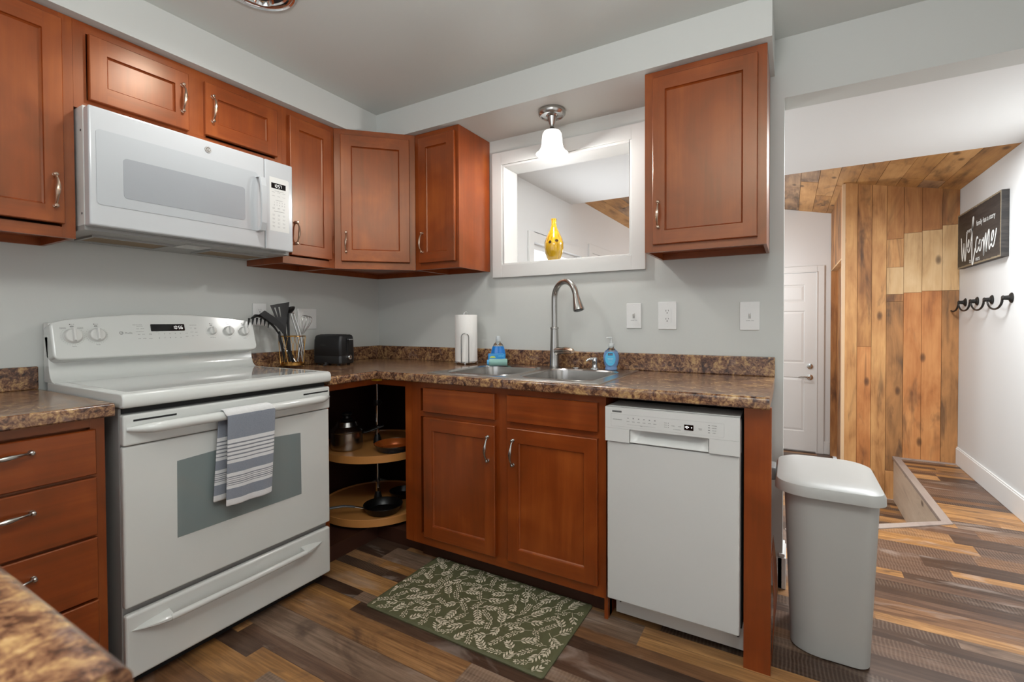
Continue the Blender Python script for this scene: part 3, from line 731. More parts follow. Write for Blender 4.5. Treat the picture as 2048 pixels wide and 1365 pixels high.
# ------------------------------------------------------------------ range
root = thing('range', 'white free-standing electric range with smooth glass cooktop', 'stove', (.33, -1.31, 0))
r0, r1 = -1.684, -.928
mb = MB(frA); mb.box(r0+.004, r1-.004, .03, .628, .03, .884); mb.build('body', APPG, root, bevel=.003)
mb = MB(frA)
prf = [(.055, .886), (.655, .886), (.667, .890), (.670, .900), (.670, .918), (.664, .929), (.652, .932), (.055, .932)]
mb.loft([[(u, a, b) for a, b in prf] for u in (r0, r1)], 0, True)
mb.build('cooktop', APPL, root, bevel=.005, seg=3)
mb = MB(frA); mb.prism(rrect(r0+.03, r1-.03, .13, .628, .015), .9318, .9334)
mb.build('cooktop_glass', CTGL, root)
# rising back
mb = MB(frA)
prf = [(.125, .930), (.105, .936), (.088, .950), (.078, .975), (.072, 1.03), (.070, 1.10), (.03, 1.10), (.03, .93)]
mb.loft([[(u, a, b) for a, b in prf] for u in (r0, r1)], 0, True); mb.build('back_riser', APPL, root, bevel=.004, seg=3)
mb = MB(frA); mb.box(r0+.004, r1-.004, .010, .060, .93, 1.150); mb.build('back_box', APPL2, root, bevel=.004)
# tilted control panel with an arched top
pb, pt = Vector((.128, 1.016)), Vector((.084, 1.178)); pd = (pt-pb).normalized(); pn = Vector((pd.y, -pd.x))
PP = lambda u, w, v: (u, pb.x+pd.x*w+pn.x*v, pb.y+pd.y*w+pn.y*v)
L = r1-r0; cu = (r0+r1)/2
def topw(u): return .146+.031*(1-((u-cu)/(L/2))**2)
out = []
rr = .022
for i in range(7): a = pi+pi/2*i/6; out.append((r0+rr+rr*math.cos(a), rr+rr*math.sin(a)))
for i in range(7): a = -pi/2+pi/2*i/6; out.append((r1-rr+rr*math.cos(a), rr+rr*math.sin(a)))
out.append((r1, .128)); out.append((r1-.004, .140))
for i in range(1, 24): u = r1-.012-(L-.024)*i/24; out.append((u, topw(u)))
out.append((r0+.004, .140)); out.append((r0, .128))
mb = MB(frA); mb.loft([[PP(u, w, -.07) for u, w in out], [PP(u, w, 0) for u, w in out]], 0, False)
cp = mb.build('control_panel', APPL, root, bevel=.007, seg=4)
mb = MB(frA); hs = .0006
def wpos(z): return (z-pb.y)/pd.y
# display
mb.loft([[PP(u, w, 0) for u, w in rrect(-1.372, -1.243, wpos(1.113), wpos(1.142), .003, 3)], [PP(u, w, .0012) for u, w in rrect(-1.372, -1.243, wpos(1.113), wpos(1.142), .003, 3)]], 0, False)
seven(mb, '10:56', -1.290, wpos(1.1275), .0016, .0125, 1, PP)
mkv = .0005
for (u, z, l) in ((-1.418, 1.140, .034), (-1.410, 1.134, .022), (-1.418, 1.124, .010), (-1.402, 1.124, .012), (-1.412, 1.112, .028), (-1.416, 1.101, .008), (-1.400, 1.101, .008), (-1.416, 1.084, .010), (-1.398, 1.084, .012),
                  (-1.376, 1.103, .009), (-1.376, 1.099, .011), (-1.376, 1.083, .013), (-1.208, 1.137, .030), (-1.218, 1.124, .009), (-1.200, 1.124, .010), (-1.200, 1.121, .008),
                  (-1.238, 1.102, .010), (-1.216, 1.106, .011), (-1.198, 1.105, .010), (-1.238, 1.088, .011), (-1.214, 1.090, .009), (-1.196, 1.091, .007), (-1.350, 1.1095, .013)):
    word(mb, u, wpos(z), mkv, l, .0022, 2, PP)
for r_ in range(2):
    for c in range(5): text(mb, '1234567890'[r_*5+c], -1.345+.0205*c, wpos(1.1015-.0175*r_), mkv, .0075, 3, P=PP)
# brand mark: round monogram and script word
mb.loft([[PP(-1.475+.0065*math.cos(t)*q, wpos(1.108)+.0065*math.sin(t)*q, mkv) for t in [2*pi*i/24 for i in range(24)]] for q in (1, .8)], 3, False, False, False)
text(mb, 'GE', -1.475, wpos(1.108), mkv, .0062, 3, P=PP, shear=.3)
text(mb, 'Profile', -1.451, wpos(1.107), mkv, .0095, 2, P=PP, shear=.35)
KN = [(-1.624, 1.100, .0265), (-1.553, 1.102, .0250), (-1.131, 1.109, .0170), (-1.056, 1.108, .0210), (-.984, 1.105, .0210)]
for (u, z, r_) in KN:
    wz = wpos(z)
    for k in range(22):
        a = math.radians(-60+300*k/21+0); a = -pi/2-math.radians(0)+math.radians(-130+260*k/21)
        dash(mb, u+(r_+.008)*math.cos(a), wz+(r_+.008)*math.sin(a), mkv, .0014, .0014, 2, PP)
    mb.loft([[PP(u+.0055*math.cos(t)*q, wz+r_+.0105+.0030*math.sin(t)*q, mkv) for t in [2*pi*i/20 for i in range(20)]] for q in (1, .72)], 3, False, False, False)
    dash(mb, u, wz+r_+.0105, mkv, .006, .0014, 3, PP)
    dash(mb, u-.005, wz+r_+.0185, mkv, .0035, .0035, 3, PP)
    for q in (0, .005): dash(mb, u+.001+q, wz+r_+.0195, mkv, .0032, .0010, 2, PP); dash(mb, u+.001+q, wz+r_+.0165, mkv, .0032, .0010, 2, PP)
    word(mb, u+.001, wz-r_-.0135, mkv, .014 if r_ > .02 else .026, .0024, 2, PP)
for u in (-1.650, -1.600): 
    word(mb, u, wpos(1.100)+.033, mkv, .018, .0022, 2, PP); word(mb, u, wpos(1.100)+.029, mkv, .018, .0022, 2, PP)
mb.build('display_and_printed_markings', [GLOSSB, SEG, GREY, DGREY], cp)
for (u, z, r_) in KN:
    wz = wpos(z); mb = MB(frA); LL = []
    for rad, h in ((r_+.002, .0005), (r_+.002, .003), (r_, .004), (r_*.94, .014), (r_*.84, .0165), (r_*.2, .0165)):
        LL.append([PP(u+rad*math.cos(t), wz+rad*math.sin(t), h) for t in [2*pi*i/36 for i in range(36)]])
    mb.loft(LL, 0, True)
    g = r_*.22
    mb.hexa([PP(u-g*1.2, wz-r_*.93, .014), PP(u+g*1.2, wz-r_*.93, .014), PP(u+g*1.2, wz+r_*.97, .014), PP(u-g*1.2, wz+r_*.97, .014)],
            [PP(u-g*.55, wz-r_*.80, .026), PP(u+g*.55, wz-r_*.80, .026), PP(u+g*.55, wz+r_*.92, .026), PP(u-g*.55, wz+r_*.92, .026)], 0)
    mb.build('knob', APPL2, cp, bevel=.0012)
# oven door
mb = MB(frA)
mb.box(r0+.003, r1-.003, .632, .655, .268, .768)
od = mb.build('oven_door', APPL, root, bevel=.006, seg=3)
mb = MB(frA); mb.box(r0+.003, r1-.003, .632, .662, .771, .866)
mb.build('door_top_trim', APPL, od, bevel=.006, seg=3)
for a, b in ((-1.655, -1.535), (-1.062, -.942)):
    mb = MB(frA); mb.box(a, b, .6615, .6626, .844, .850); mb.build('vent_slot', BLACKM, od)
mb = MB(frA)
mb.box(r0+.01, r1-.01, .60, .634, .868, .884); mb.build('vent_gap', BLACKM, root)
mb = MB(frA); mb.prism([(-1.535, .435), (-1.072, .435), (-1.074, .690), (-1.20, .697), (-1.304, .699), (-1.41, .697), (-1.533, .690)], .6552, .6562, 0, 'v'); mb.build('oven_window', OVGL, od)
def bowbar(y0, y1, z, v0, out, ra, drop=0, n=36, rz=1.0, pw=.5):
    pts, rd = [], []
    for i in range(n+1):
        t = i/n; e_ = min(1, min(t, 1-t)/.10); k = math.sin(e_*pi/2)
        b = 1-(2*t-1)**2
        pts.append((y0+(y1-y0)*t, v0+out*k*(.80+.20*b), z+drop*b)); rd.append(ra*(.35+.65*k))
    return pts, rd
mb = MB(frA); p_, q_ = bowbar(r0+.012, r1-.012, .822, .664, .036, .0165, .0); mb.tube(p_, q_, 14)
mb.build('oven_handle', APPL, od)
mb = MB(frA); mb.box(r0+.003, r1-.003, .632, .656, .045, .247); dr = mb.build('storage_drawer', APPL, root, bevel=.008, seg=3)
mb = MB(frA)
HY0, HY1, HZ = -1.668, -.975, .196
for e_ in (0, 1):
    LL = []
    for i in range(11):
        k = i/10; y = HY0+.105*k if e_ == 0 else HY1-.105*k; o_ = .656+.036*math.sin(k*pi/2); zh = .0025+.0085*k; up_ = zh+.010*math.sin(pi*min(1, k*1.0)*.5)*(1-k*.2)
        LL.append([(y, .654, HZ-zh), (y, o_-.006, HZ-zh), (y, o_, HZ-zh*.3), (y, o_, HZ+zh*.4), (y, o_-.008, HZ+zh), (y, .654, HZ+up_)])
    mb.loft(LL, 0, True)
mb.tube([(HY0+.098+(HY1-HY0-.196)*i/24, .6835+.004*(1-(2*i/24-1)**2), HZ) for i in range(25)], .0105, 16)
LL = []
mb.build('drawer_handle', APPL, dr)
mb = MB(frA); mb.box(r0+.006, r1-.006, .05, .60, .0, .028); mb.build('base_skirt', BLACKM, root)

# ------------------------------------------------------------------ dish towel on the oven handle
def towelmat():
    n = NT('striped_terry_towel'); uv = n.n('ShaderNodeUVMap', uv_map='UVMap').outputs[0]; x, y, z = n.xyz(uv)
    g, wt, dk = '#778091', '#e4e4e6', '#6e7481'
    st = [(0, g), (.26, wt)]
    for c in (.31, .353, .397, .440, .484): st += [(c-.007, dk), (c+.007, wt)]
    st += [(.525, g), (.635, wt)]
    for c in (.680, .702, .724, .746, .768): st += [(c-.0045, dk), (c+.0045, wt)]
    st += [(.805, g), (.925, wt)]
    col = n.ramp(y, st, 'CONSTANT')
    nz = n.noise(n.pos(), 420, 3, .6); nz2 = n.noise(n.pos(), 60, 3, .6)
    col = n.mix(n.math('MULTIPLY', nz, .42), col, lin('#b4b1a8'))
    top = n.math('LESS_THAN', y, -.001)
    col = n.mix(top, col, lin('#dddddc'))
    n.setp(col=col, rough=.95, sheen=.3, spec=.1); n.bump(n.math('ADD', nz, nz2), .6, .003); return n.m
TOW = towelmat()
hy, hx, hz_ = -1.31, .700, .822
def towel():
    NU = 28; verts, uvs, faces = [], [], []
    path = []
    rad = .022
    Lb, Lf = .30, .315
    rows = []
    for i in range(22): rows.append(('b', i/22))
    for i in range(10): rows.append(('t', i/10))
    for i in range(31): rows.append(('f', i/30))
    for kind, t in rows:
        for j in range(NU+1):
            s = j/NU
            if kind == 'b':
                k = 1-t; y = -1.412+.150*s-.022*k; x = hx-rad+.001+.002*math.sin(s*9)*k; z = hz_-Lb*k; v = k*1.0
            elif kind == 't':
                a = pi-pi*t; y = -1.412+.022*t*0+(.150+.034*t)*s; x = hx+rad*math.cos(a); z = hz_+rad*math.sin(a); v = -.01 if .25 < t < .98 else .0
            else:
                k = t; y = -1.403+.176*s-.008*k*(1-s)*2-.004*k; y = -1.404+(.178-.010*k)*s-.006*k
                x = hx+rad+.0035*math.sin(s*7+1.0)*k+.0025*math.sin(s*13+2+k*2)*k-.008*k; z = hz_-Lf*k+.014*s*k*0-.004*math.sin(s*3)*k; v = k
            verts.append((x, y, z)); uvs.append((s, v))
    n = NU+1
    for r_ in range(len(rows)-1):
        for j in range(NU): faces.append((r_*n+j, r_*n+j+1, (r_+1)*n+j+1, (r_+1)*n+j))
    mb = MB(); mb.add(verts, faces, 0, True)
    o = mb.build('dish_towel', TOW, uvs=uvs, solid=.005, subd=1)
    o.data.shade_smooth() if hasattr(o.data, 'shade_smooth') else None
    return tag(o, 'blue-grey and white striped towel hanging over the oven door handle', 'towel')
towel()

# ------------------------------------------------------------------ dishwasher
root = thing('dishwasher', 'narrow white dishwasher between the sink cabinet and the end panel', 'dishwasher', (2.05, -.3, 0))
w0, w1 = 1.820, 2.268
mb = MB(frB); mb.box(w0+.004, w1+.002, .03, .575, .112, .822).box(w0+.03, w1-.03, .03, .50, .02, .112); mb.build('tub', BLACKM, root)
mb = MB(frB); mb.box(w0+.004, w1, .50, .625, .822, .835); mb.build('top_edge', APPL2, root)
mb = MB(frB)
mb.box(w0+.004, w1-.001, .58, .639, .120, .706); mb.build('door_panel', plain('white_painted_steel', '#c9c9c6', .32), root, bevel=.004, seg=2)
CPW = plain('white_control_plastic', '#cfcfcc', .3)
mb = MB(frB)
mb.box(w0, w1, .58, .648, .758, .834); mb.box(w0, 1.910, .58, .648, .709, .7575).box(2.176, w1, .58, .648, .709, .7575)
mb.box(1.910, 2.176, .58, .600, .709, .7575)
mb.loft([[(1.910, .600, .7575), (1.910, .600, .716), (1.910, .640, .716), (1.910, .640, .709), (1.910, .600, .709)], [(2.176, .600, .7575), (2.176, .600, .716), (2.176, .640, .716), (2.176, .640, .709), (2.176, .600, .709)]][0:2], 0, False)
mb.build('control_panel', CPW, root, bevel=.003)
mb = MB(frB); a0, a1 = 1.912, 2.174
mb.grid(lambda a, b: (a0+(a1-a0)*a, .646-.040*math.sin(b*pi/2)*(1-abs(2*a-1)**6), .712+.044*b), 24, 10)
mb.build('grip_recess', CPW, root)
mb = MB(frB); vq = .6488
# maker's mark, a small dark hatched bar, then the key legends
for k in range(11): dash(mb, 1.848+.0032*k, .8195, vq, .0024, .0062, 1)
word(mb, 1.866, .7905, vq, .034, .0028, 0)
for k in range(6):
    dash(mb, 1.905+.019*k, .7985, vq, .0045, .0022, 1); word(mb, 1.905+.019*k, .7865, vq, .010, .0026, 0)
dash(mb, 1.952, .7755, vq, .10, .0005, 0); word(mb, 1.952, .7745, vq, .009, .0022, 0)
for k in range(3): word(mb, 2.036, .795-.0072*k, vq, .010, .0022, 0); dash(mb, 2.0455, .795-.0072*k, vq, .0022, .0022, 1)
word(mb, 2.061, .787, vq, .012, .0026, 0); word(mb, 2.083, .787, vq, .010, .0026, 0); word(mb, 2.074, .7755, vq, .026, .0022, 0)
word(mb, 2.149, .787, vq, .011, .0024, 0); word(mb, 2.149, .783, vq, .009, .0024, 0)
for k in range(4): dash(mb, 2.176, .801-.0080*k, vq, .0055, .0018, 1); word(mb, 2.192, .801-.0080*k, vq, .016-.002*k, .0024, 0)
mb.loft([[(u, .6484, z) for u, z in rrect(1.842, 2.222, .766, .811, .003, 2)], [(u, .6486, z) for u, z in rrect(1.8425, 2.2215, .7665, .8105, .003, 2)]], 2, False, False, False)
mb.build('key_legends', [GREY, DGREY, plain('faint_panel_outline', '#b9b9b6', .4)], root)
mb = MB(frB); mb.prism(rrect(2.0975, 2.1275, .7775, .7965, .002, 3), .648, .6489, 0, 'v')
for (u, z) in ((2.102, .788), (2.1065, .790), (2.1065, .785), (2.1115, .788), (2.1215, .7875)): mb.prism(rrect(u-.0017, u+.0017, z-.0018, z+.0018, .0012, 3), .6489, .6491, 1, 'v')
mb.build('display', [GLOSSB, SEG], root)
mb = MB(frB); mb.box(w0+.004, w1+.012, .520, .532, .012, .104).box(w0+.05, w1-.03, .532, .5325, .045, .085); mb.build('toe_panel', APPL2, root, bevel=.002)
for u in (1.842, 2.255):
    mb = MB(frB); mb.box(u-.0015, u+.0015, .5325, .534, .055, .10).lathe((u, .534, .060), [(.004, 0), (.004, .003), (0, .003)], 10, 0, 'y'); mb.build('toe_screw', BLACKM, root)
# ------------------------------------------------------------------ sink
root = thing('sink', 'double-bowl stainless steel sink set in the countertop under the pass-through', 'sink', (1.36, -.33, CT))
mb = MB(); zt_ = CT+.004
def plate(x0, x1, y0, y1, bx0, bx1, by0, by1, r, z, n=8):
    inner = rrect(bx0, bx1, by0, by1, r, n); cx, cy = (bx0+bx1)/2, (by0+by1)/2; outer = []
    for (a, b) in inner:
        dx, dy = a-cx, b-cy
        t = min((x1-cx)/dx if dx > 1e-9 else ((x0-cx)/dx if dx < -1e-9 else 9e9), (y1-cy)/dy if dy > 1e-9 else ((y0-cy)/dy if dy < -1e-9 else 9e9))
        outer.append((cx+dx*t, cy+dy*t))
    # snap the nearest outer points to the true corners
    for c in ((x0, y0), (x0, y1), (x1, y0), (x1, y1)):
        k = min(range(len(outer)), key=lambda i: (outer[i][0]-c[0])**2+(outer[i][1]-c[1])**2); outer[k] = c
    mb.loft([[(a, b, z) for a, b in outer], [(a, b, z) for a, b in inner]], 0, False, False, False)
    return inner
sx0, sx1, sy0, sy1 = .940, 1.780, -.606, -.046
B1 = (.985, 1.338, -.560, -.150); B2 = (1.382, 1.735, -.560, -.150)
xm = 1.36
i1 = plate(sx0, xm, sy0, sy1, *B1, .075, zt_); i2 = plate(xm, sx1, sy0, sy1, *B2, .075, zt_)
mb.loft([[(a, b, zt_) for a, b in rrect(sx0, sx1, sy0, sy1, .001, 1)], [(a, b, CT+.0005) for a, b in rrect(sx0-.002, sx1+.002, sy0-.002, sy1+.002, .001, 1)]], 0, False, False, False)
mb.build('rim', STEEL, root)
for B in (B1, B2):
    mb = MB(); LL = []
    for z, k, r_ in ((zt_, 0, .075), (zt_+.0018, .002, .074), (zt_-.004, .008, .070), (zt_-.05, .012, .068), (CT-.15, .020, .066), (CT-.170, .028, .060), (CT-.178, .050, .05), (CT-.180, .10, .04)):
        LL.append([(a, b, z) for a, b in rrect(B[0]+k, B[1]-k, B[2]+k, B[3]-k, r_, 8)])
    mb.loft(LL, 0, True, False, True); bo = mb.build('bowl', STEEL, root)
    cx, cy = (B[0]+B[1])/2, (B[2]+B[3])/2
    mb = MB(); mb.lathe((cx, cy, CT-.1795), [(.042, 0), (.042, .002), (.034, .002), (.026, -.000), (.008, .001), (0, .006)], 28); mb.build('drain', CHROME, bo)
mb = MB(); mb.lathe((1.475, -.095, zt_+.001), [(.019, 0), (.019, .003), (.016, .005), (0, .005)], 24); mb.build('hole_cover', CHROME, root)
# faucet
fx, fy = 1.352, -.088
root = thing('faucet', 'tall brushed nickel gooseneck kitchen faucet with pull-down spray head', 'faucet', (fx, fy, CT+.004))
zf = CT+.0045
mb = MB(); mb.lathe((fx, fy, zf), [(.026, 0), (.027, .004), (.0255, .012), (.0245, .05), (.0225, .10), (.0205, .17), (.0195, .196)], 32)
mb.build('body', NICK, root)
mb = MB(); mb.lathe((fx, fy, zf+.1965), [(.0205, 0), (.0225, .002), (.0225, .008), (.0195, .011), (.0155, .012)], 32); mb.build('collar', NICK, root)
sd = Vector((.905, -.425)).normalized(); pts = []; Rg = .082; zn = 1.262
pts.append((fx, fy, 1.115)); pts.append((fx, fy, 1.16)); pts.append((fx, fy, 1.21))
for i in range(21):
    a = pi-pi*.93*i/20; q = Rg+Rg*math.cos(a); pts.append((fx+sd.x*q, fy+sd.y*q, zn+Rg*math.sin(a)*1.05))
mb = MB(); mb.tube(pts, .0150, 20); mb.build('spout', NICK, root)
e0 = Vector(pts[-1]); dv_ = (Vector(pts[-1])-Vector(pts[-2])).normalized()
mb = MB(); mb.tube([e0+dv_*k for k in (.0005, .004, .012, .03, .055, .075, .083)], [.0146, .0152, .0158, .0185, .0230, .0270, .0275], 28)
sh = mb.build('spray_head', NICK, root)
mb = MB(); mb.tube([e0+dv_*.0832, e0+dv_*.086], [.024, .021], 24); mb.build('spray_face', BLACK, sh)
hd = Vector((.93, -.30, 0)).normalized(); hc = Vector((fx, fy, zf+.082))
mb = MB(); mb.tube([hc+hd*.015, hc+hd*.03+Vector((0, 0, .004)), hc+hd*.05+Vector((0, 0, .005)), hc+hd*.068+Vector((0, 0, .006))], [.023, .0185, .0170, .0175], 20)
mb.build('valve_arm', NICK, root)
mb = MB(); p0 = hc+hd*.0685+Vector((0, 0, .006)); mb.tube([p0, p0+hd*.006, p0+hd*.03+Vector((0, 0, .001)), p0+hd*.055+Vector((0, 0, -.001)), p0+hd*.060], [.0165, .0195, .0165, .0125, .009], 20); mb.build('lever_handle', COPN, root)
# soap dispenser pump in the sink deck
px, py = 1.572, -.088
root = thing('soap_pump', 'small chrome soap pump fixed in the sink deck', 'soap dispenser', (px, py, CT+.004))
mb = MB(); mb.lathe((px, py, zf), [(.024, 0), (.0235, .004), (.0150, .008), (.0130, .02), (.0135, .028)], 24); mb.build('base', CHROME, root)
mb = MB(); mb.lathe((px, py, zf+.0285), [(.0140, 0), (.0150, .004), (.0150, .018), (.0130, .026), (.006, .029), (0, .0295)], 24)
nd = Vector((-.75, -.66, 0)); c0 = Vector((px, py, zf+.050)); mb.tube([c0, c0+nd*.02, c0+nd*.036+Vector((0, 0, -.003)), c0+nd*.045+Vector((0, 0, -.011))], [.008, .007, .0055, .004], 12)
mb.build('pump_head', CHROME, root)
# ------------------------------------------------------------------ bottles and sponges by the sink
bx, by = 1.015, -.100; bz = CT+.0055
root = thing('dish_soap_bottle', 'clear bottle of blue dish soap behind the cleaning packs at the sink', 'bottle', (bx, by, bz))
def ell(c, prof, m=0, n=36, rot=0.0):
    LL = []
    for rx, ry, h in prof:
        l = []
        for i in range(n):
            t = 2*pi*i/n; x, y = rx*math.cos(t), ry*math.sin(t)
            l.append((c[0]+x*math.cos(rot)-y*math.sin(rot), c[1]+x*math.sin(rot)+y*math.cos(rot), c[2]+h))
        LL.append(l)
    return LL
rt = YAW
mb = MB(); mb.loft(ell((bx, by, bz), [(.0295, .0185, .1005), (.024, .016, .112), (.0135, .012, .122), (.0125, .0125, .128)], rot=rt), 0, True); mb.build('bottle_body', CLEARB, root)
mb = MB(); mb.loft(ell((bx, by, bz), [(.030, .018, 0), (.036, .022, .004), (.041, .025, .03), (.042, .025, .055), (.037, .023, .08), (.030, .019, .100)], rot=rt), 0, True)
mb.build('blue_soap', plain('blue_soap_filling', '#1274c4', .15, coat=.5), root)
mb = MB(); mb.lathe((bx, by, bz+.1285), [(.0135, 0), (.0135, .012), (.0125, .013), (.0115, .024), (.009, .027), (0, .027)], 20); mb.build('cap', plain('pale_translucent_cap', '#b9bec0', .35), root)
rv = Vector((_R.x, _R.y, 0)); fv = Vector((-_R.y, _R.x, 0))
def loc(c, a, b, z): return (c[0]+rv.x*a+fv.x*b, c[1]+rv.y*a+fv.y*b, c[2]+z)
pk = (1.040, -.150, bz)
root = thing('sponge_pack', 'blue sponge packet with a yellow-green print leaning on the soap bottle', 'sponge packet', pk)
mb = MB(lambda u, v, z: loc(pk, u, v+z*.10, z)); LL = []
for z, g in ((0, .90), (.006, .98), (.030, 1.0), (.058, 1.0), (.063, .95)):
    LL.append([(a*g, b*g, z) for a, b in rrect(-.050, .045, -.011, .011, .008, 4)])
mb.loft(LL, 0, True); mb.build('wrapper', BLUEP, root)
mb = MB(lambda u, v, z: loc(pk, u, v+z*.10, z)); mb.prism([(-.024+.016*math.cos(t), .040+.010*math.sin(t)) for t in [pi*i/12 for i in range(13)]], -.0118, -.0112, 0, 'v'); mb.build('printed_leaf', YEL, root)
mb = MB(lambda u, v, z: loc(pk, u, v+z*.10, z)); word(mb, .020, .050, -.0117, .03, .006); mb.build('printed_word', LBL, root)
rk = (1.072, -.190, bz+.0195)
root = thing('rolled_cloth', 'rolled sea-green cleaning cloth in front of the blue packet', 'cloth', rk)
mb = MB(lambda u, v, z: loc(rk, u, v, z)); LL = []
for i, (u, r_) in enumerate(((-.048, .0165), (-.046, .0188), (-.02, .0192), (.01, .0190), (.040, .0192), (.046, .0185), (.048, .0155))):
    LL.append([(u, r_*1.05*math.cos(t), r_*math.sin(t)*.98+.0008*math.sin(3*t+u*60)) for t in [2*pi*k/28 for k in range(28)]])
mb.loft(LL, 0, True); mb.build('cloth_roll', SEAF, root)
mb = MB(lambda u, v, z: loc(rk, u, v, z)); mb.lathe((-.0482, 0, 0), [(.0150, 0), (.0150, -.009), (.012, -.012), (0, -.0125)], 20, 0, 'x'); lab(mb.build('wrapper_end', BLUEL2, root), 'light blue twisted wrapper end')
# hand soap
hx_, hy_ = 1.662, -.108
root = thing('hand_soap_bottle', 'clear pump bottle of pale blue hand soap on the right sink rim', 'soap bottle', (hx_, hy_, bz))
mb = MB(); PF = [(.026, .016, 0), (.030, .018, .004), (.0285, .0175, .010), (.027, .017, .016), (.032, .019, .026), (.0375, .022, .050), (.0375, .022, .070), (.031, .019, .090), (.018, .015, .102), (.0135, .0135, .106), (.0130, .0130, .114)]
mb.loft(ell((hx_, hy_, bz), PF[7:], rot=rt), 0, True, False); mb.build('bottle_body', CLEARB, root)
mb = MB(); mb.loft(ell((hx_, hy_, bz), [(a, b, h) for a, b, h in PF[:8]], rot=rt), 0, True); mb.build('blue_soap', plain('pale_blue_soap_filling', '#6f92c0', .15, coat=.5), root)
hT = lambda u, v, z: loc((hx_, hy_, bz), u, -.0228*math.sqrt(max(0, 1-(u/.0385)**2))+v, z)
mb = MB(hT); ou = [(-.008+.0235*math.cos(t), .056+.033*math.sin(t)) for t in [2*pi*i/32 for i in range(32)]]
# the label wraps the front as an oval grid
mb.grid(lambda a, b: (-.008+.0245*math.cos(pi*(1-a))*1.0, -.0003, .056+.034*math.sin(pi*(1-a))*(2*b-1)), 24, 10)
lb = mb.build('front_label', LBL, root)
mb = MB(hT); mb.grid(lambda a, b: (-.020+.023*a, -.0007, .072+.010*b), 6, 2, 0)
text(mb, 'softsoap', -.0085, .0772, -.0010, .0062, 1)
word(mb, -.008, .056, -.0008, .026, .0022, 1); word(mb, -.008, .050, -.0008, .022, .0020, 1); word(mb, -.008, .040, -.0008, .016, .0020, 1)
mb.build('label_print', [LBLD, TRIM], lb)
mb = MB(); mb.lathe((hx_, hy_, bz+.1145), [(.0140, 0), (.0140, .010), (.012, .013), (.0045, .014), (.0040, .036)], 20)
mb.lathe((hx_, hy_, bz+.151), [(.0045, 0), (.008, .002), (.008, .007), (0, .008)], 16)
mb.tube([loc((hx_, hy_, bz+.1555), 0, 0, 0), loc((hx_, hy_, bz+.1555), -.018, -.003, 0), loc((hx_, hy_, bz+.1545), -.025, -.004, 0)], [.0045, .0040, .0035], 10)
mb.build('pump', plain('frosted_pump_plastic', '#cdd2d2', .3), root)
# ------------------------------------------------------------------ paper towel on its stand
tx, ty = .805, -.108
root = thing('paper_towel_holder', 'chrome wire paper towel stand on the counter left of the sink', 'paper towel holder', (tx, ty, CT))
mb = MB(); ring = [(tx+.070*math.cos(t), ty+.070*math.sin(t), CT+.011) for t in [2*pi*i/40 for i in range(40)]]
mb.tube(ring, .0022, 8, closed=True)
for q in (0, pi/2):
    mb.tube([(tx-.070*math.cos(q), ty-.070*math.sin(q), CT+.011), (tx+.070*math.cos(q), ty+.070*math.sin(q), CT+.011)], .0022, 8)
mb.build('base_ring', CHROME, root)
for q in (0, 2*pi/3, 4*pi/3):
    a = -pi/2+YAW+q; mb = MB(); mb.lathe((tx+.070*math.cos(a), ty+.070*math.sin(a), CT), [(.002, 0), (.0055, .002), (.0055, .007), (.003, .0085)], 12); mb.build('ball_foot', CHROME, root)
mb = MB(); tc = (tx, ty, CT)
pts = [loc(tc, -.012, 0, .011), loc(tc, -.012, 0, .285)]+[loc(tc, -.012*math.cos(t), 0, .285+.014*math.sin(t)) for t in [pi*i/8 for i in range(1, 8)]]+[loc(tc, .012, 0, .285), loc(tc, .012, 0, .011)]
mb.tube(pts, .0021, 8); mb.build('centre_loop', CHROME, root)
mb = MB(); pts = [loc(tc, -.021, -.072, .011), loc(tc, -.021, -.072, .155)]+[loc(tc, -.021*math.cos(t), -.072, .155+.021*math.sin(t)) for t in [pi*i/10 for i in range(1, 10)]]+[loc(tc, .021, -.072, .155), loc(tc, .021, -.072, .011)]
mb.tube(pts, .0024, 8); mb.build('front_arch', plain('dark_chrome_wire', '#7d7b78', .2, 1.0), root)
mb = MB(); LL = []
for z, k in ((.014, .96), (.017, 1), (.15, 1.0), (.277, 1), (.280, .98)):
    LL.append([(tx+.0635*k*math.cos(t)*(1+.008*math.sin(3*t+z*8)), ty+.0635*k*math.sin(t), CT+z) for t in [2*pi*i/48 for i in range(48)]])
LL.append([(tx+.0185*math.cos(t), ty+.0185*math.sin(t), CT+.278) for t in [2*pi*i/48 for i in range(48)]])
LL.append([(tx+.0185*math.cos(t), ty+.0185*math.sin(t), CT+.20) for t in [2*pi*i/48 for i in range(48)]])
mb.loft(LL, 0, True); 
po = mb.build('paper_towel_roll', PAPER); tag(po, 'full white paper towel roll on the wire stand', 'paper towels')

# ------------------------------------------------------------------ toaster
A, C_ = Vector((.083, -.580)), Vector((.277, -.550)); tu = (C_-A).normalized(); tvv = Vector((-tu.y, tu.x))
tT = lambda u, v, z: (C_.x+tu.x*u+tvv.x*v, C_.y+tu.y*u+tvv.y*v, z)
root = thing('toaster', 'black two-slot toaster beside the gold utensil basket', 'toaster', (.18, -.51, CT))
TL, TW = -(C_-A).length, .118
mb = MB(tT); LL = []
for z, k in ((.010, .006), (.014, .001), (.05, 0), (.054, .0015), (.058, 0), (.14, .002), (.160, .005), (.168, .010), (.172, .018)):
    LL.append([(a, b, CT+z) for a, b in rrect(TL+k, -k*.6, k, TW-k, .016, 6)])
mb.loft(LL, 0, True); mb.build('housing', BLACK, root)
for v in (.030, .068): mb = MB(tT); mb.box(TL+.025, -.035, v, v+.022, CT+.1722, CT+.1732); mb.build('bread_slot', BLACKM, root)
mb = MB(tT); mb.prism(rrect(.048, .066, CT+.070, CT+.158, .008, 4), .0003, .0015, 0, 'u'); mb.build('lever_track', BLACKM, root)
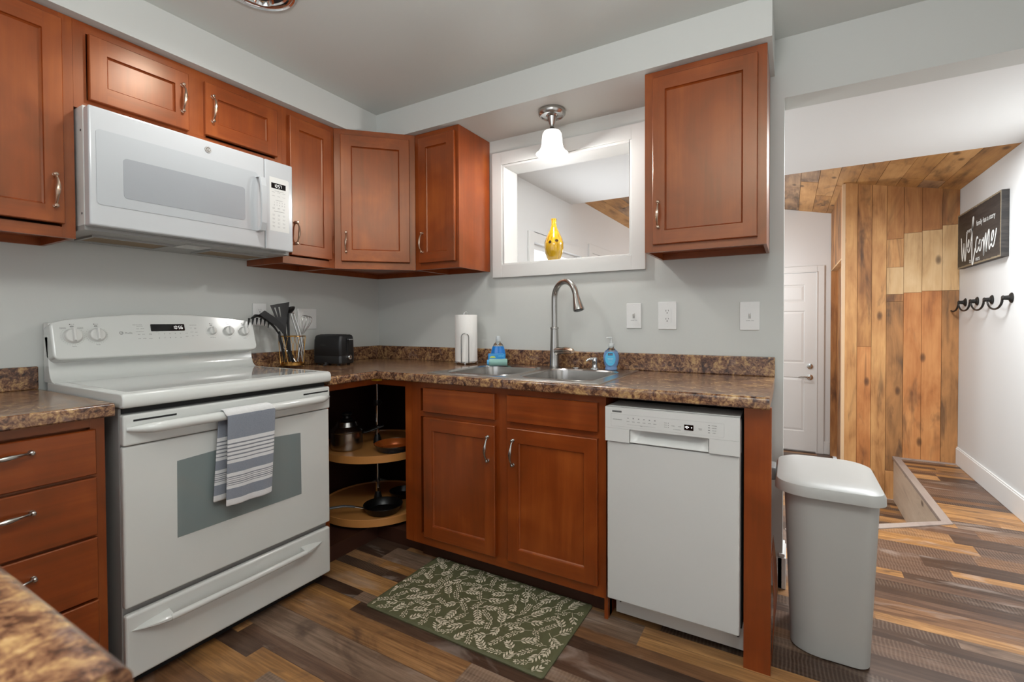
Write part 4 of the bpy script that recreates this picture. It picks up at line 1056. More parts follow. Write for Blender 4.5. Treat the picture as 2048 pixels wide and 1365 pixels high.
mb = MB(tT); mb.box(.001, .022, .049, .078, CT+.142, CT+.148); mb.build('lever', CHROME, root, bevel=.0015)
mb = MB(tT); mb.lathe((0.0, .066, CT+.045), [(.0135, 0), (.0135, .010), (.011, .013), (.006, .012), (0, .012)], 24, 0, 'x'); mb.build('browning_dial', CHROME, root)
mb = MB(tT)
word(mb, TL*.62, CT+.114, -.0007, .040, .0065); mb.build('maker_lettering', DGREY, root)
for u in (TL+.03, -.03):
    for v in (.02, TW-.02): mb = MB(tT); mb.lathe((u, v, CT), [(.009, 0), (.009, .011)], 12); mb.build('rubber_foot', RUBBER, root)
mb = MB(tT); mb.tube([(TL*.42, -.006, CT+.012), (TL*.38, -.022, CT+.014), (TL*.34, -.034, CT+.010), (TL*.40, -.040, CT+.006), (TL*.46, -.03, CT+.005)], .0045, 8); mb.lathe((TL*.38, -.03, CT+.014), [(0, -.008), (.008, -.004), (.008, .004), (0, .008)], 10, 0, 'x')
mb.build('plug_cord', BLACK, root)

# ------------------------------------------------------------------ gold utensil basket and its tools
uc = (.103, -.722, CT)
root = thing('utensil_basket', 'round gold wire utensil basket on the counter beside the range', 'utensil holder', uc)
ub, ut, ur = .022, .168, .0655
mb = MB(); mb.lathe((uc[0], uc[1], CT+.012), [(0, 0), (.058, 0), (.060, .002), (.060, .014), (.057, .014), (.057, .003), (0, .003)], 40); mb.build('base_tray', GOLD, root)
mb = MB(); mb.tube([(uc[0]+ur*math.cos(t), uc[1]+ur*math.sin(t), CT+ut) for t in [2*pi*i/48 for i in range(48)]], .0022, 8, closed=True)
mb.build('top_ring', GOLD, root)
NW = 14
for i in range(NW):
    a0_ = 2*pi*i/NW; da = .20*(1 if i % 2 else -1); mb = MB(); pts = []
    for k in range(11):
        t = k/10; a = a0_+da*math.sin(pi*t); rr = .059+(ur-.059)*t
        pts.append((uc[0]+rr*math.cos(a), uc[1]+rr*math.sin(a), CT+.020+(ut-.020)*t))
    mb.tube(pts, .0014, 6); mb.build('wire_rib', GOLD, root)
for q in (0, 2*pi/3, 4*pi/3):
    mb = MB(); a = q-pi/2+YAW+.2; mb.tube([(uc[0]+.048*math.cos(a), uc[1]+.048*math.sin(a), CT+.012), (uc[0]+.060*math.cos(a), uc[1]+.060*math.sin(a), CT+.002), (uc[0]+.052*math.cos(a), uc[1]+.052*math.sin(a), CT+.0115)], .0014, 6); mb.build('foot', GOLD, root)
def tool(name, label, cat='utensil'): return thing(name, label, cat, (uc[0], uc[1], CT+.016), 'kitchen tools in the gold basket')
uT = lambda a, b, z: (uc[0]-b, uc[1]+1.13*a, uc[2]+z)
def bar(mb, p, q, r0_, r1_, n=10): mb.tube([uT(*p), uT(*[(p[i]+q[i])/2 for i in range(3)]), uT(*q)], [r0_, (r0_+r1_)/2, r1_], n)
def plate3(mb, pts, nrm, th, m=0):
    """flat blade through points (a, z) at depth function nrm(a, z)"""
    f = [uT(a, nrm(a, z), z) for a, z in pts]; g = [uT(a, nrm(a, z)+th, z) for a, z in pts]
    mb.loft([f, g], m, False)
# slotted turner
root = tool('slotted_turner', 'black slotted turner with a broad blade, tallest in the gold basket')
mb = MB(); dp = lambda a, z: -.012+.06*(z-.24)
tl, tr, br, bl = (-.111, .330), (-.015, .350), (-.029, .262), (-.084, .256)
def qi(s, t):
    x = (bl[0]*(1-s)+br[0]*s)*(1-t)+(tl[0]*(1-s)+tr[0]*s)*t; z = (bl[1]*(1-s)+br[1]*s)*(1-t)+(tl[1]*(1-s)+tr[1]*s)*t; return x, z
ss = [0, .14, .24, .38, .48, .62, 1.0]
for i in range(6):
    for (ta, tb) in ((0, .15), (.15, .80), (.80, 1)):
        if i in (1, 3) and ta == .15: continue
        plate3(mb, [qi(ss[i], ta), qi(ss[i+1], ta), qi(ss[i+1], tb), qi(ss[i], tb)], dp, .003)
plate3(mb, [(-.084, .256), (-.029, .262), (-.036, .235), (-.040, .185), (-.058, .185), (-.060, .235)], dp, .004)
mb.build('blade', BLACK, root)
mb = MB(); bar(mb, (-.048, -.012, .20), (-.020, -.02, .035), .0075, .0065); mb.build('grip', BLACK, root)
# flat spatula leaning left
root = tool('flat_spatula', 'long narrow black spatula leaning left over the range')
mb = MB(); dp = lambda a, z: -.030
plate3(mb, [(-.176, .282), (-.150, .302), (-.096, .262), (-.060, .225), (-.048, .190), (-.060, .180), (-.095, .222)], dp, .003); mb.build('blade', BLACK, root)
mb = MB(); bar(mb, (-.056, -.029, .186), (-.008, -.022, .03), .006, .006); mb.build('grip', BLACK, root)
# pasta fork
root = tool('pasta_fork', 'black toothed pasta fork hanging out furthest left of the basket')
mb = MB(); 
mb.tube([uT(-.060, .005, .175), uT(-.085, .005, .215), uT(-.115, .004, .250), uT(-.145, .002, .272), uT(-.175, -.002, .276), uT(-.200, -.006, .262)], [.006, .009, .016, .020, .016, .006], 12, flat=.45)
for k in range(6):
    a = -.208+.018*k; z = .268-.0009*abs(k-1.5)**2.4
    mb.tube([uT(a, -.004, z-.004), uT(a-.006, -.012, z-.022), uT(a-.010, -.016, z-.036)], [.0052, .0038, .0016], 8)
mb.build('toothed_head', BLACK, root)
mb = MB(); bar(mb, (-.062, .005, .178), (-.030, .01, .03), .006, .006); mb.build('grip', BLACK, root)
# ladle behind
root = tool('ladle', 'black ladle standing behind the slotted turner')
mb = MB(); lc = uT(.006, .030, .318); LL = []
for k in range(9):
    t = pi/2*k/8; LL.append([(lc[0]+.033*math.sin(t+.02)*math.cos(q), lc[1]+.024*math.sin(t+.02)*math.sin(q), lc[2]-.026*math.cos(t)+.010*math.cos(q)*math.sin(t)) for q in [2*pi*i/24 for i in range(24)]])
mb.loft(LL, 0, True, True, False); mb.build('bowl', BLACK, root, solid=.002)
mb = MB(); mb.tube([uT(.006, .04, .322), uT(.004, .038, .29), uT(0, .034, .24), uT(-.004, .02, .16), uT(-.004, .008, .035)], [.008, .0085, .008, .006, .006], 10); mb.build('stem', BLACK, root)
# steel tongs
root = tool('tongs', 'shiny steel tongs with black tips pointing down in the basket')
for dx in (0, .016):
    mb = MB(); mb.tube([uT(-.020+dx, -.026, .288), uT(.012+dx, -.030, .172), uT(.030+dx*.6, -.032, .085)], [.0052, .0056, .0056], 12); mb.build('arm', CHROME, root)
mb = MB(); mb.tube([uT(-.020, -.026, .289), uT(-.012, -.026, .293), uT(-.004, -.026, .289)], .005, 10); mb.build('hinge', CHROME, root)
mb = MB(); mb.tube([uT(.031, -.032, .086), uT(.036, -.032, .03)], [.009, .007], 12, flat=.5); mb.tube([uT(.040, -.032, .086), uT(.043, -.030, .03)], [.009, .007], 12, flat=.5); mb.build('tips', STEEL, root)
# whisk
root = tool('balloon_whisk', 'steel balloon whisk rising at the right side of the basket')
wb, wt_ = Vector((.046, -.01, .165)), Vector((.084, .0, .275))
for k in range(5):
    a = pi*k/5; mb = MB(); pts = []
    ax = (wt_-wb).normalized(); e1 = Vector((0, 1, 0)); e2 = ax.cross(e1); e1 = e2.cross(ax)
    side = e1*math.cos(a)+e2*math.sin(a)
    for i in range(25):
        t = -1+2*i/24; s_ = (1-abs(t)**2.2); wdt = .038*math.sin(pi*min(1, (1-abs(t))*1.0)**.8)*(1 if t > 0 else -1) if abs(t) < 1 else 0
        wv = .037*(1-math.exp(-abs(t)*3.2))*math.cos(pi/2*max(0, (abs(t)-.35)/.65))*(1 if t > 0 else -1)
        pts.append(uT(*(wb+ax*(.118*math.cos(pi/2*abs(t)**1.35))+side*wv)))
    mb.tube(pts, .0011, 6); mb.build('wire_loop', STEEL, root)
mb = MB(); bar(mb, tuple(wb+Vector((0, 0, .002))), (.022, -.01, .030), .0055, .0065); mb.build('grip', STEEL, root)
# spoon with steel handle crossing low
root = tool('steel_handled_tool', 'steel-handled tool crossing low inside the gold basket')
mb = MB(); bar(mb, (-.040, .012, .112), (.002, -.025, .030), .0055, .0055); mb.build('stem', STEEL, root)
mb = MB(); mb.tube([uT(-.041, .013, .114), uT(-.050, .02, .150), uT(-.052, .022, .195)], [.006, .009, .006], 12, flat=.5); mb.build('grip', BLACK, root)

# ------------------------------------------------------------------ pots and pans on the turning shelves
pc = (.300, -.532, SZU)
root = thing('saucepan', 'stainless saucepan with its lid and black knob on the upper turning shelf', 'saucepan', pc)
mb = MB(); mb.lathe(pc, [(.070, .001), (.082, .006), (.0845, .02), (.0845, .095), (.088, .099), (.0865, .100), (.0825, .096), (.0815, .012), (0, .010)], 48); mb.build('pot_body', STEEL, root)
mb = MB(); mb.lathe((pc[0], pc[1], pc[2]), [(.0870, .1015), (.0870, .104), (.080, .112), (.060, .126), (.052, .150), (.046, .154), (0, .157)], 48); li = mb.build('lid', STEEL, root)
mb = MB(); mb.lathe((pc[0], pc[1], pc[2]+.157), [(.030, 0), (.034, .006), (.020, .012), (.018, .022), (.029, .030), (.030, .036), (.024, .042), (0, .043)], 28); mb.build('lid_knob', BLACK, li)
mb = MB(); pd_ = Vector((.985, .17, 0)).normalized(); pd_ = Vector((.55, .83, 0)).normalized()
p0 = Vector(pc)+Vector((0, 0, .080)); mb.tube([p0+pd_*.086, p0+pd_*.105, p0+pd_*.15+Vector((0, 0, .012)), p0+pd_*.20+Vector((0, 0, .025))], [.013, .011, .012, .009], 12, flat=.6); mb.build('long_handle', BLACK, root)
nc = (.555, -.428, SZU)
root = thing('frying_pan', 'dark blue frying pan with copper inside on the upper turning shelf', 'frying pan', nc)
mb = MB(); mb.lathe(nc, [(0, .001), (.078, .001), (.090, .006), (.106, .036), (.1085, .038), (.1065, .0392)], 56, cap=False); mb.build('pan_body', NAVY, root)
mb = MB(); mb.lathe(nc, [(.1084, .0384), (.1070, .0400), (.1045, .0386), (.089, .009), (.078, .0045), (0, .004)], 56, cap=False); mb.build('copper_lining', COPPER, root)
mb = MB(); mb.lathe(nc, [(.1087, .0375), (.1088, .0396), (.1070, .0402), (.1068, .0396)], 56, cap=False); mb.build('steel_rim', STEEL, root)
hp_ = Vector((.35, .93, 0)).normalized()
CRV = plain('copper_rivet', '#7d3a18', .3, .8)
for q in (-.11, .11):
    mb = MB(); b_ = Vector(nc)+Vector((hp_.x*math.cos(q)-hp_.y*math.sin(q), hp_.x*math.sin(q)+hp_.y*math.cos(q), 0))*.0965+Vector((0, 0, .026)); mb.lathe(b_, [(0, -.004), (.005, -.002), (.005, .002), (0, .004)], 12, 0, 'y'); mb.build('rivet', CRV, root)
mb = MB(); p0 = Vector(nc)+Vector((0, 0, .030)); mb.tube([p0+hp_*.106, p0+hp_*.14+Vector((0, 0, .008)), p0+hp_*.26+Vector((0, 0, .020))], [.010, .009, .011], 12, flat=.6); mb.build('long_handle', BLACK, root)
kc = (.515, -.478, SZL)
root = thing('frying_pan', 'black frying pan with a grey handle pointing left, lower turning shelf', 'frying pan', kc)
mb = MB(); mb.lathe(kc, [(0, .001), (.075, .001), (.084, .005), (.104, .042), (.1035, .044), (.1015, .043), (.082, .008), (0, .005)], 56)
mb.build('pan_body', plain('black_nonstick', '#0f0e0d', .35), root)
hq = Vector((-.60, -.80, 0)).normalized()
mb = MB(); p0 = Vector(kc)+Vector((0, 0, .034)); mb.tube([p0+hq*.103, p0+hq*.12+Vector((0, 0, .006)), p0+hq*.145+Vector((0, 0, .014))], [.0075, .006, .0075], 12, flat=.6)
mb.build('handle_bracket', STEEL, root)
mb = MB(); mb.tube([p0+hq*.146+Vector((0, 0, .0145)), p0+hq*.20+Vector((0, 0, .026)), p0+hq*.26+Vector((0, 0, .026)), p0+hq*.31+Vector((0, 0, .020))], [.0085, .009, .010, .008], 12, flat=.6); mb.build('long_handle', plain('grey_handle', '#56585b', .3), root)
jc = (.600, -.300, SZL)
root = thing('frying_pan', 'small black pan behind the lower frying pan, mostly hidden', 'frying pan', jc)
jc = (.45, -.255, SZL)
mb = MB(); mb.lathe(jc, [(0, .001), (.055, .001), (.064, .005), (.078, .036), (.0765, .037), (.062, .008), (0, .005)], 40); mb.build('pan_body', plain('black_pan_coating', '#131313', .3), root)
mb = MB(); p0 = Vector(jc)+Vector((.07, -.02, .034)); mb.tube([p0+Vector((.008, 0, 0)), p0+Vector((.05, -.03, .008)), p0+Vector((.12, -.06, .012))], [.007, .008, .009], 12, flat=.6); mb.build('long_handle', BLACK, root)

# ------------------------------------------------------------------ outlets and switches
def wallplate(T, u0, u1, z0, z1, label, kind, name='switch_plate', cat='switch', marks=True):
    p = T((u0+u1)/2, 0, (z0+z1)/2); root = thing(name, label, cat, p)
    mb = MB(T); mb.prism(rrect(u0, u1, z0, z1, .003, 3), .0005, .006, 0, 'v'); mb.build('cover_plate', TRIM, root, bevel=.002)
    cu, cz = (u0+u1)/2, (z0+z1)/2
    mb = MB(T)
    if kind == 'switch':
        mb.box(cu-.005, cu+.005, .006, .0075, cz-.012, cz+.012, 1)
        mb.hexa([(cu-.004, .0075, cz-.002), (cu+.004, .0075, cz-.002), (cu+.004, .0075, cz+.009), (cu-.004, .0075, cz+.009)], [(cu-.0035, .018, cz+.008), (cu+.0035, .018, cz+.008), (cu+.0035, .018, cz+.013), (cu-.0035, .018, cz+.013)], 0)
        mb.build('toggle', [TRIM, plain('toggle_slot', '#a5a5a2', .5)], root)
        mb = MB(T); word(mb, cu-.006, cz-.021, .0064, .018, .0032); word(mb, cu+.012, cz-.021, .0064, .011, .0032); mb.build('lettering', GREY, root)
    elif kind == 'outlet':
        mb.prism(rrect(cu-.018, cu+.018, cz-.034, cz+.034, .003, 3), .006, .0075, 0, 'v')
        for dz in (-.019, .019):
            mb.box(cu-.0065, cu-.0045, .0075, .0079, cz+dz, cz+dz+.008, 1).box(cu+.0045, cu+.0065, .0075, .0079, cz+dz+.001, cz+dz+.008, 1)
            mb.prism([(cu+.0025*math.cos(t), cz+dz-.007+.0028*math.sin(t)) for t in [2*pi*i/10 for i in range(10)]], .0075, .0079, 1, 'v')
        if marks: mb.box(cu-.006, cu+.006, .0075, .009, cz-.0045, cz-.0005, 0).box(cu-.006, cu+.006, .0075, .009, cz+.0005, cz+.0045, 0)
        mb.build('receptacle', [TRIM, DGREY], root)
    elif kind == 'duplex':
        for dz in (-.020, .020):
            mb.prism([(cu+.0165*math.cos(t), cz+dz+max(-.0125, min(.0125, .0165*math.sin(t)))) for t in [2*pi*i/28 for i in range(28)]], .006, .0078, 0, 'v')
            mb.box(cu-.0065, cu-.0045, .0078, .0082, cz+dz, cz+dz+.008, 1).box(cu+.0045, cu+.0065, .0078, .0082, cz+dz+.001, cz+dz+.008, 1)
            mb.prism([(cu+.0025*math.cos(t), cz+dz-.006+.0028*math.sin(t)) for t in [2*pi*i/10 for i in range(10)]], .0078, .0082, 1, 'v')
        mb.build('receptacle', [TRIM, DGREY], root)
    mb = MB(T)
    if kind == 'blank': sp = [(cu-.023, z1-.022), (cu+.023, z1-.022), (cu-.023, z0+.022), (cu+.023, z0+.022)]
    elif kind == 'duplex': sp = [(cu, cz)]
    else: sp = [(cu, z1-.012), (cu, z0+.012)]
    for k, (a, b) in enumerate(sp):
        mb = MB(T); mb.lathe((a, .006, b), [(.0028, 0), (.0025, .0008), (0, .001)], 12, 0, 'y'); mb.build('screw', TRIM, root)
wallplate(frA, -.877, -.803, 1.131, 1.248, 'white duplex outlet on the left wall beside the range panel', 'duplex', 'wall_outlet', 'outlet')
wallplate(frA, -.617, -.494, 1.109, 1.228, 'wide blank white cover plate behind the whisk', 'blank', 'blank_cover_plate', 'wall plate')
wallplate(frB, 1.706, 1.779, 1.111, 1.234, 'white toggle switch left of the outlet on the sink wall', 'switch')
wallplate(frB, 1.860, 1.945, 1.107, 1.238, 'white rectangular outlet between the two toggle switches', 'outlet', 'wall_outlet', 'outlet')
wallplate(frB, 2.214, 2.292, 1.105, 1.230, 'white toggle switch near the right end of the sink wall', 'switch')

# ------------------------------------------------------------------ light over the sink
lx, ly = 1.39, -.19
root = thing('ceiling_light', 'brushed nickel ceiling light with a lit white bell shade over the sink', 'ceiling light', (lx, ly, ZT))
mb = MB(); mb.lathe((lx, ly, ZT), [(.066, -.0005), (.068, -.008), (.066, -.020), (.058, -.030), (.052, -.031), (.050, -.026), (.030, -.026), (.026, -.032), (0, -.032)], 44); mb.build('canopy', NICK, root)
mb = MB(); mb.lathe((lx, ly, ZT), [(.024, -.0325), (.021, -.045), (.014, -.066), (.010, -.078), (.011, -.084), (.020, -.094), (.034, -.100), (.040, -.106)], 32); mb.build('stem', NICK, root)
for a in (2.4, 5.3):
    mb = MB(); mb.lathe((lx+.042*math.cos(a), ly+.042*math.sin(a), ZT-.034), [(0, 0), (.004, .002), (.004, .008)], 10); mb.build('thumb_screw', STEEL, root)
zs = ZT-.098
mb = MB(); mb.lathe((lx, ly, zs), [(.028, 0), (.040, -.006), (.047, -.018), (.050, -.040), (.052, -.068), (.057, -.088), (.068, -.104), (.079, -.113), (.078, -.1145), (.066, -.107), (.055, -.090), (.049, -.068), (.047, -.040), (.043, -.018), (.034, -.008)], 56, cap=False)
sh_ = mb.build('bell_shade', SHADE, root); 
mb = MB(); mb.lathe((lx, ly, zs-.034), [(.012, .034), (.016, .02), (.024, 0), (.026, -.018), (.020, -.032), (0, -.038)], 28); bu = mb.build('bulb', BULBM, root)
# ceiling light at the top edge of the photo
vx, vy = .775, -1.31
root = thing('ceiling_light', 'chrome ringed flush ceiling light cut by the top edge', 'ceiling light', (vx, vy, ZC))
mb = MB(); mb.lathe((vx, vy, ZC), [(.128, 0), (.130, -.004), (.122, -.010), (.116, -.008), (.110, -.012), (.103, -.012), (.100, -.004), (.085, .0)], 64, cap=False); mb.build('trim_ring', CHROME, root)
mb = MB(); mb.lathe((vx, vy, ZC-.001), [(.100, -.001), (0, -.001)], 48, cap=False); mb.build('back_plate', BLACKM, root)
for a, rr in ((.2, .040), (2.3, .040), (4.4, .040)):
    mb = MB(); c_ = (vx+.050*math.cos(a), vy+.050*math.sin(a), ZC-.004)
    mb.lathe(c_, [(.041, -.002), (.040, -.010), (.034, -.012), (.030, -.004), (.026, .001)], 36, cap=False); mb.build('lamp_ring', CHROME, root)

# ------------------------------------------------------------------ yellow vase in the pass-through
vc = (1.283, .055, PZ0+.008)
root = thing('vase', 'yellow bottle-shaped ceramic vase with painted dots in the pass-through', 'vase', vc)
prof = [(.026, 0), (.030, .002), (.038, .016), (.049, .045), (.0535, .072), (.052, .098), (.045, .125), (.033, .150), (.021, .175), (.0150, .195), (.0135, .213), (.0145, .226), (.0160, .2315), (.0150, .2325), (.0115, .229), (.0105, .205)]
mb = MB(); mb.lathe(vc, prof, 48)
def vasemat():
    n = NT('yellow_crackle_glaze'); x, y, z = n.xyz(); p = n.pos()
    f = n.noise(n.scale(p, 40, 40, 20), 1.0, 5, .6, 1.0)
    c = n.ramp(f, [(.35, '#96700f'), (.5, '#c08f17'), (.65, '#d2a427')])
    lo = n.math('MULTIPLY', n.math('LESS_THAN', z, PZ0+.105), n.math('MULTIPLY', f, .9))
    c = n.mix(lo, c, lin('#8f7a1e'))
    n.setp(col=c, rough=.12, coat=.6, coatr=.05); return n.m
mb.build('vase_body', vasemat(), root)
def vr(h):
    for (r0_, h0), (r1_, h1) in zip(prof, prof[1:]):
        if h0 <= h <= h1: return r0_+(r1_-r0_)*(h-h0)/(h1-h0)
    return .02
cam_a = math.atan2(CAM.y-vc[1], CAM.x-vc[0])
mb = MB()
for da, h, rx, rz, m_ in ((.42, .099, .0085, .0085, 0), (-.30, .106, .0095, .0075, 0), (1.28, .106, .0075, .0085, 0), (.42, .099, .0105, .0105, 1), (-.30, .106, .0115, .0095, 1), (2.6, .1, .01, .01, 0), (3.4, .108, .01, .009, 0)):
    a = cam_a-da; c = []; 
    for q in (0, 1):
        pass
    ring_ = []
    off = .0008 if m_ == 0 else .0004
    for t in [2*pi*i/18 for i in range(18)]:
        hh = h+rz*math.sin(t); rr = vr(hh)+off; aa = a+rx*math.cos(t)/rr
        ring_.append((vc[0]+rr*math.cos(aa), vc[1]+rr*math.sin(aa), vc[2]+hh))
    rr = vr(h)+off+.0006; mb.add(ring_+[(vc[0]+rr*math.cos(a), vc[1]+rr*math.sin(a), vc[2]+h)], [(i, (i+1) % 18, 18) for i in range(18)], m_)
for k in range(8):
    a = 2*pi*k/8
    mb.lathe((vc[0]+.0142*math.cos(a), vc[1]+.0142*math.sin(a), vc[2]+.2265), [(0, -.0022), (.0018, 0), (0, .0022)], 8, 0)
mb.build('painted_dots', [plain('dark_brown_glaze', '#3a2410', .2), plain('olive_glaze_ring', '#a08a2a', .25)], root)

# ------------------------------------------------------------------ waste bin
root = thing('trash_can', 'tall light grey plastic trash can with lid at the end of the counter', 'trash can', (2.53, -.24, 0))
def bin_out(x0, x1, y0, y1, rf, rb, n=10):
    out = []
    for cx, cy, a0_, r_ in ((x1-rb, y1-rb, 0, rb), (x0+rb, y1-rb, pi/2, rb), (x0+rf*1.35, y0+rf, pi, None), (x1-rf*.6, y0+rf*.6, 1.5*pi, rf*.6)):
        for i in range(n+1):
            a = a0_+pi/2*i/n
            if r_ is None: out.append((cx+rf*1.35*math.cos(a), cy+rf*math.sin(a)))
            else: out.append((cx+r_*math.cos(a), cy+r_*math.sin(a)))
    return out
mb = MB(); LL = []
for z, t in ((0.0, .0), (.006, .03), (.58, 1.0)):
    i_ = .008 if z == 0 else 0
    LL.append([(a, b, z) for a, b in bin_out(2.412+i_-.022*t, 2.638-i_+.020*t, -.430+i_-.034*t, -.14-i_+.05*t, .070, .07)])
mb.loft(LL, 0, True, True, True); mb.build('bin_body', TRASH, root)
mb = MB(); LL = []
for z, k, dome in ((.562, 0, 0), (.5625, .0, 0), (.586, .001, 0), (.596, .006, 0), (.602, .018, 0), (.606, .045, 0), (.607, .09, 0)):
    LL.append([(a, b, z) for a, b in bin_out(2.362+k, 2.672-k, -.492+k, -.062-k, max(.02, .085-k*.5), max(.02, .09-k*.5))])
mb.loft(LL, 0, True, True, True); mb.build('lid', TRASH, root)
mb = MB(); mb.prism(rrect(2.338, 2.3625, -.335, -.245, .008, 4), .558, .604); mb.build('lid_tab', TRASHD, root, bevel=.004)

# ------------------------------------------------------------------ floor mat with leaf print
MW_, MD_ = (.932, 1.728), (-.985, -.530)
root = thing('floor_mat', 'olive green floor mat with cream leaf print in front of the sink', 'floor mat', (1.33, -.757, 0))
mb = MB(); LL = []
for z, k in ((.0015, 0), (.006, .0), (.0095, .006), (.010, .012)):
    LL.append([(a, b, z) for a, b in rrect(MW_[0]+k, MW_[1]-k, MD_[0]+k, MD_[1]-k, .012, 4)])
mb.loft(LL, 0, True, True, True)
mb.build('mat_pad', plain('olive_green_vinyl', '#5b5c40', .55, 0, .3, 400), root)
rm = random.Random(11); zl = .0103
mb = MB(); placed = []; cur = []
def inside(x, y): return MW_[0]+.006 < x < MW_[1]-.006 and MD_[0]+.006 < y < MD_[1]-.006
def leaf(x, y, a, l, w_):
    pts = []
    for t, q in ((0, 0), (.25, .8), (.5, 1), (.78, .62), (1, 0), (.78, -.62), (.5, -1), (.25, -.8)):
        X = x+l*t*math.cos(a)-w_*q*math.sin(a); Y = y+l*t*math.sin(a)+w_*q*math.cos(a); pts.append((X, Y, zl))
    c = (x+l*.5*math.cos(a), y+l*.5*math.sin(a))
    if any((c[0]-q[0])**2+(c[1]-q[1])**2 < .0105**2 for q in placed): return
    if all(inside(p[0], p[1]) for p in pts): mb.add(pts, [tuple(range(8))]); cur.append(c)
def stem(p, q, w_=.0009):
    dx, dy = q[0]-p[0], q[1]-p[1]; L_ = math.hypot(dx, dy) or 1; nx, ny = -dy/L_*w_, dx/L_*w_
    if inside(*p) and inside(*q): mb.add([(p[0]-nx, p[1]-ny, zl-.0001), (q[0]-nx, q[1]-ny, zl-.0001), (q[0]+nx, q[1]+ny, zl-.0001), (p[0]+nx, p[1]+ny, zl-.0001)], [(0, 1, 2, 3)])
def sprig(x, y, a, kind):
    n = rm.randint(4, 5) if kind == 0 else rm.randint(4, 6); step = .0140 if kind == 0 else .0130; curve = rm.uniform(-.14, .14); p = (x, y)
    for k in range(n):
        q = (p[0]+step*math.cos(a), p[1]+step*math.sin(a)); stem(p, q)
        big = .0255 if kind == 0 else .0125; wd = .0041 if kind == 0 else .0024
        g = 1-.45*abs(k/(n-1)-.45)
        if k > 0 or kind == 1:
            if kind == 0:
                leaf(q[0]+.0025*math.cos(a+1.2), q[1]+.0025*math.sin(a+1.2), a+.66, big*g, wd*g)
                leaf(q[0]+.0025*math.cos(a-1.2), q[1]+.0025*math.sin(a-1.2), a-.66, big*g, wd*g)
            else:
                for s_ in (1, -1):
                    b_ = a+s_*.95; r_ = (q[0]+.006*math.cos(b_), q[1]+.006*math.sin(b_)); stem(q, r_, .0006)
                    leaf(r_[0], r_[1], b_-.35*s_, big*g, wd*g)
                    if k % 2: leaf(r_[0], r_[1], b_+.65*s_, big*.75*g, wd*.9*g)
        p = q; a += curve
    leaf(p[0], p[1], a, .020 if kind == 0 else .013, .0048 if kind == 0 else .0034)
cells = []
nx_, ny_ = 15, 9
for i in range(nx_):
    for j in range(ny_):
        cells.append((MW_[0]+(i+.5)*(MW_[1]-MW_[0])/nx_+rm.uniform(-.010, .010)+(.02 if j % 2 else -.01), MD_[0]+(j+.5)*(MD_[1]-MD_[0])/ny_+rm.uniform(-.008, .008), (i+j) % 2))
for (x, y, k) in cells:
    a = rm.choice([.5, 2.2, 3.7, 5.2, 1.2, 4.4])+rm.uniform(-.4, .4)
    L_ = .040; placed += cur; cur.clear(); sprig(x-L_*math.cos(a), y-L_*math.sin(a), a, k)
mb.build('leaf_print', plain('cream_leaf_print', '#c9bfa9', .6), root, recalc=False)

# ------------------------------------------------------------------ welcome sign and coat hooks
sT = lambda u, v, z: (XR-v, u, z)      # u runs along y; the wall faces -x, so lettering reads with falling y
sT = lambda u, v, z: (XR-v, 2.585-u, z)
SW, Z0_, Z1_ = .868, 1.535, 1.945
root = thing('welcome_sign', 'black wooden welcome sign with white lettering on the right wall', 'sign', (XR, 2.15, 1.74))
mb = MB(sT)
def signmat():
    n = NT('distressed_black_board'); x, y, z = n.xyz(); nz = n.noise(n.scale(n.pos(), 10, 4, 60), 1.0, 4, .6)
    n2 = n.noise(n.pos(), 40, 4, .6)
    c = n.ramp(nz, [(.4, '#1d1a19'), (.62, '#322d2a')])
    # worn pale border
    ey = n.math('MINIMUM', n.math('SUBTRACT', y, 2.585-SW), n.math('SUBTRACT', 2.585, y)); ez = n.math('MINIMUM', n.math('SUBTRACT', z, Z0_), n.math('SUBTRACT', Z1_, z))
    edge = n.math('MINIMUM', ey, ez)
    f = n.math('MULTIPLY', n.math('LESS_THAN', edge, n.math('MULTIPLY', n2, .024)), n.math('LESS_THAN', x, XR-.0375))
    c = n.mix(n.math('MULTIPLY', f, .55), c, lin('#a8997c')); n.setp(col=c, rough=.55); return n.m
mb.box(0, SW, .0005, .038, Z0_, Z1_); mb.build('board', [signmat()], root, bevel=.002)
# hand lettered word, drawn as brush strokes
def bez(pts, n=9):
    out = []
    P_ = [pts[0]]+list(pts)+[pts[-1]]
    for i in range(1, len(P_)-2):
        for k in range(n):
            t = k/n; a, b, c, d = P_[i-1], P_[i], P_[i+1], P_[i+2]
            out.append(tuple(.5*((2*b[q])+(-a[q]+c[q])*t+(2*a[q]-5*b[q]+4*c[q]-d[q])*t*t+(-a[q]+3*b[q]-3*c[q]+d[q])*t**3) for q in (0, 1)))
    out.append(pts[-1]); return out
mb = MB(sT)
ox, oz, S = .085, Z0_+.052, 1.0
def brush(pts, w_=.0105):
    b = bez(pts); vs = []; n = len(b)
    for i, p in enumerate(b):
        q0, q1 = b[max(0, i-1)], b[min(n-1, i+1)]; dx, dy = q1[0]-q0[0], q1[1]-q0[1]; L_ = math.hypot(dx, dy) or 1
        ww = w_*(.55+.45*abs(dy/L_))*(.6 if i in (0, n-1) else 1)/1.0
        nx, ny = -dy/L_*ww/2*1.6, dx/L_*ww/2*1.2
        vs += [(ox+p[0]+nx, .0386, oz+p[1]+ny), (ox+p[0]-nx, .0386, oz+p[1]-ny)]
    mb.add(vs, [(2*i, 2*i+1, 2*i+3, 2*i+2) for i in range(n-1)])
brush([(0, .172), (.010, .155), (.020, .06), (.034, .006), (.045, .012), (.062, .10), (.070, .120), (.078, .05), (.098, -.006), (.112, .03), (.128, .14), (.136, .195), (.126, .19)], .012)   # W
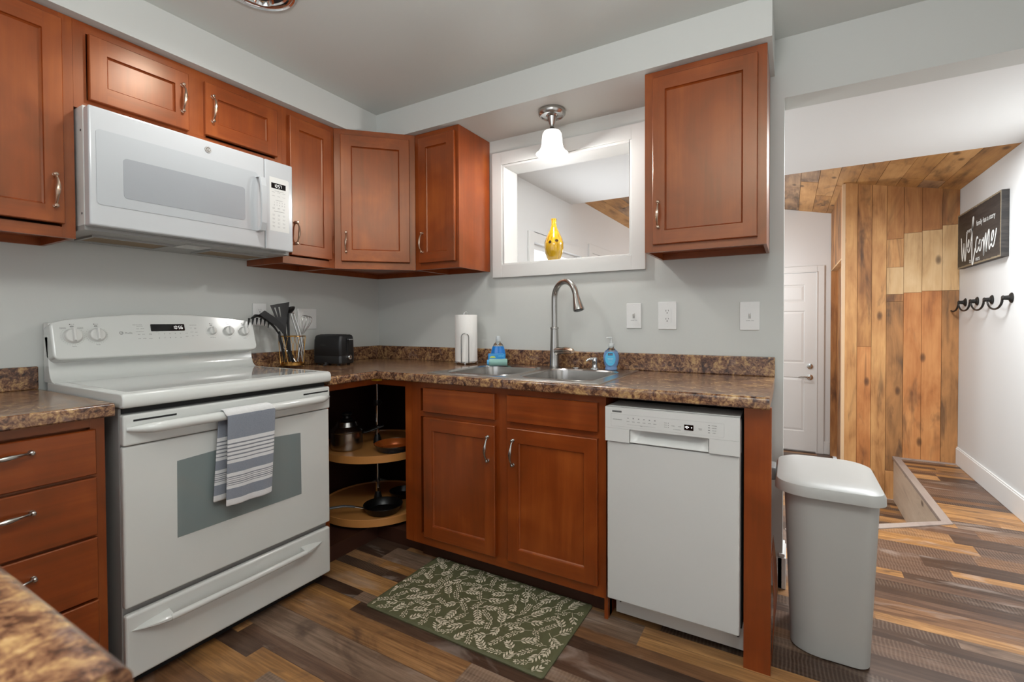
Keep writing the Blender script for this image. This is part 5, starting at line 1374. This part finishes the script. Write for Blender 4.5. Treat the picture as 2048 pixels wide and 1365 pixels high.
brush([(.150, .075), (.172, .090), (.186, .120), (.176, .138), (.160, .110), (.158, .072), (.174, .046), (.198, .060), (.228, .12)])        # e
brush([(.228, .12), (.262, .22), (.280, .268), (.276, .284), (.262, .26), (.250, .12), (.252, -.02), (.268, -.048), (.292, .0), (.318, .06)], .0125)       # l
brush([(.372, .118), (.356, .132), (.334, .10), (.330, .052), (.350, .026), (.376, .046), (.398, .075)])     # c
brush([(.428, .100), (.410, .105), (.394, .072), (.402, .036), (.424, .030), (.442, .062), (.436, .096), (.424, .100), (.450, .088), (.470, .100)])     # o
brush([(.478, .112), (.484, .06), (.486, -.012), (.496, .05), (.516, .118), (.528, .125), (.532, .05), (.536, .012), (.552, .08), (.574, .140), (.586, .135), (.584, .06), (.592, .018), (.606, .035)])   # m
brush([(.606, .035), (.640, .068), (.664, .100), (.660, .128), (.640, .120), (.628, .08), (.636, .038), (.664, .030), (.700, .10), (.712, .135)])     # e
lt_ = plain('white_sign_paint', '#e6ebea', .6)
lets = lambda s, u, z, sz, bold=.006: text(mb, s, u, z, .0388, sz, 0, bold=bold)
lets('every', .275, 1.790, .048); lets('family has a story', .600, 1.812, .050); lets('to', .300, 1.568, .045); lets('ours', .455, 1.570, .045)
mb.build('lettering', lt_, root)
IRON = plain('black_wrought_iron', '#2b2927', .5, .6)
hy = [2.535, 2.27, 1.985, 1.665]
dsc = ['black curled iron coat hook, furthest from the camera by the board wall', 'black curled iron coat hook, second from the board wall', 'black curled iron coat hook, third from the board wall', 'black curled iron coat hook nearest the camera on the right wall']
for k, y in enumerate(hy):
    root = thing('coat_hook', dsc[k], 'coat hook', (XR, y, 1.27), 'row of coat hooks')
    mb = MB(lambda u, v, z: (XR-v, y+u, z)); mb.lathe((0, 0, 1.278), [(.031, .0005), (.031, .004), (.024, .010), (.015, .014), (.013, .034), (.016, .040), (.011, .046), (0, .047)], 24, 0, 'y'); mb.build('rosette', IRON, root)
    mb = MB(lambda u, v, z: (XR-v, y+u, z)); pts = [(0, .030, 1.275)]
    for i in range(15):
        a = -.15+(pi+.45)*i/14; pts.append((.115-.105*math.cos(a), .040+.012*i/14, 1.262-.050*math.sin(a)))
    mb.tube(pts, [.007]+[.0068-.002*i/14 for i in range(15)], 10); mb.lathe((pts[-1][0], pts[-1][1], pts[-1][2]), [(0, -.008), (.0075, -.003), (.0075, .003), (0, .008)], 14)
    mb.build('curled_arm', IRON, root)
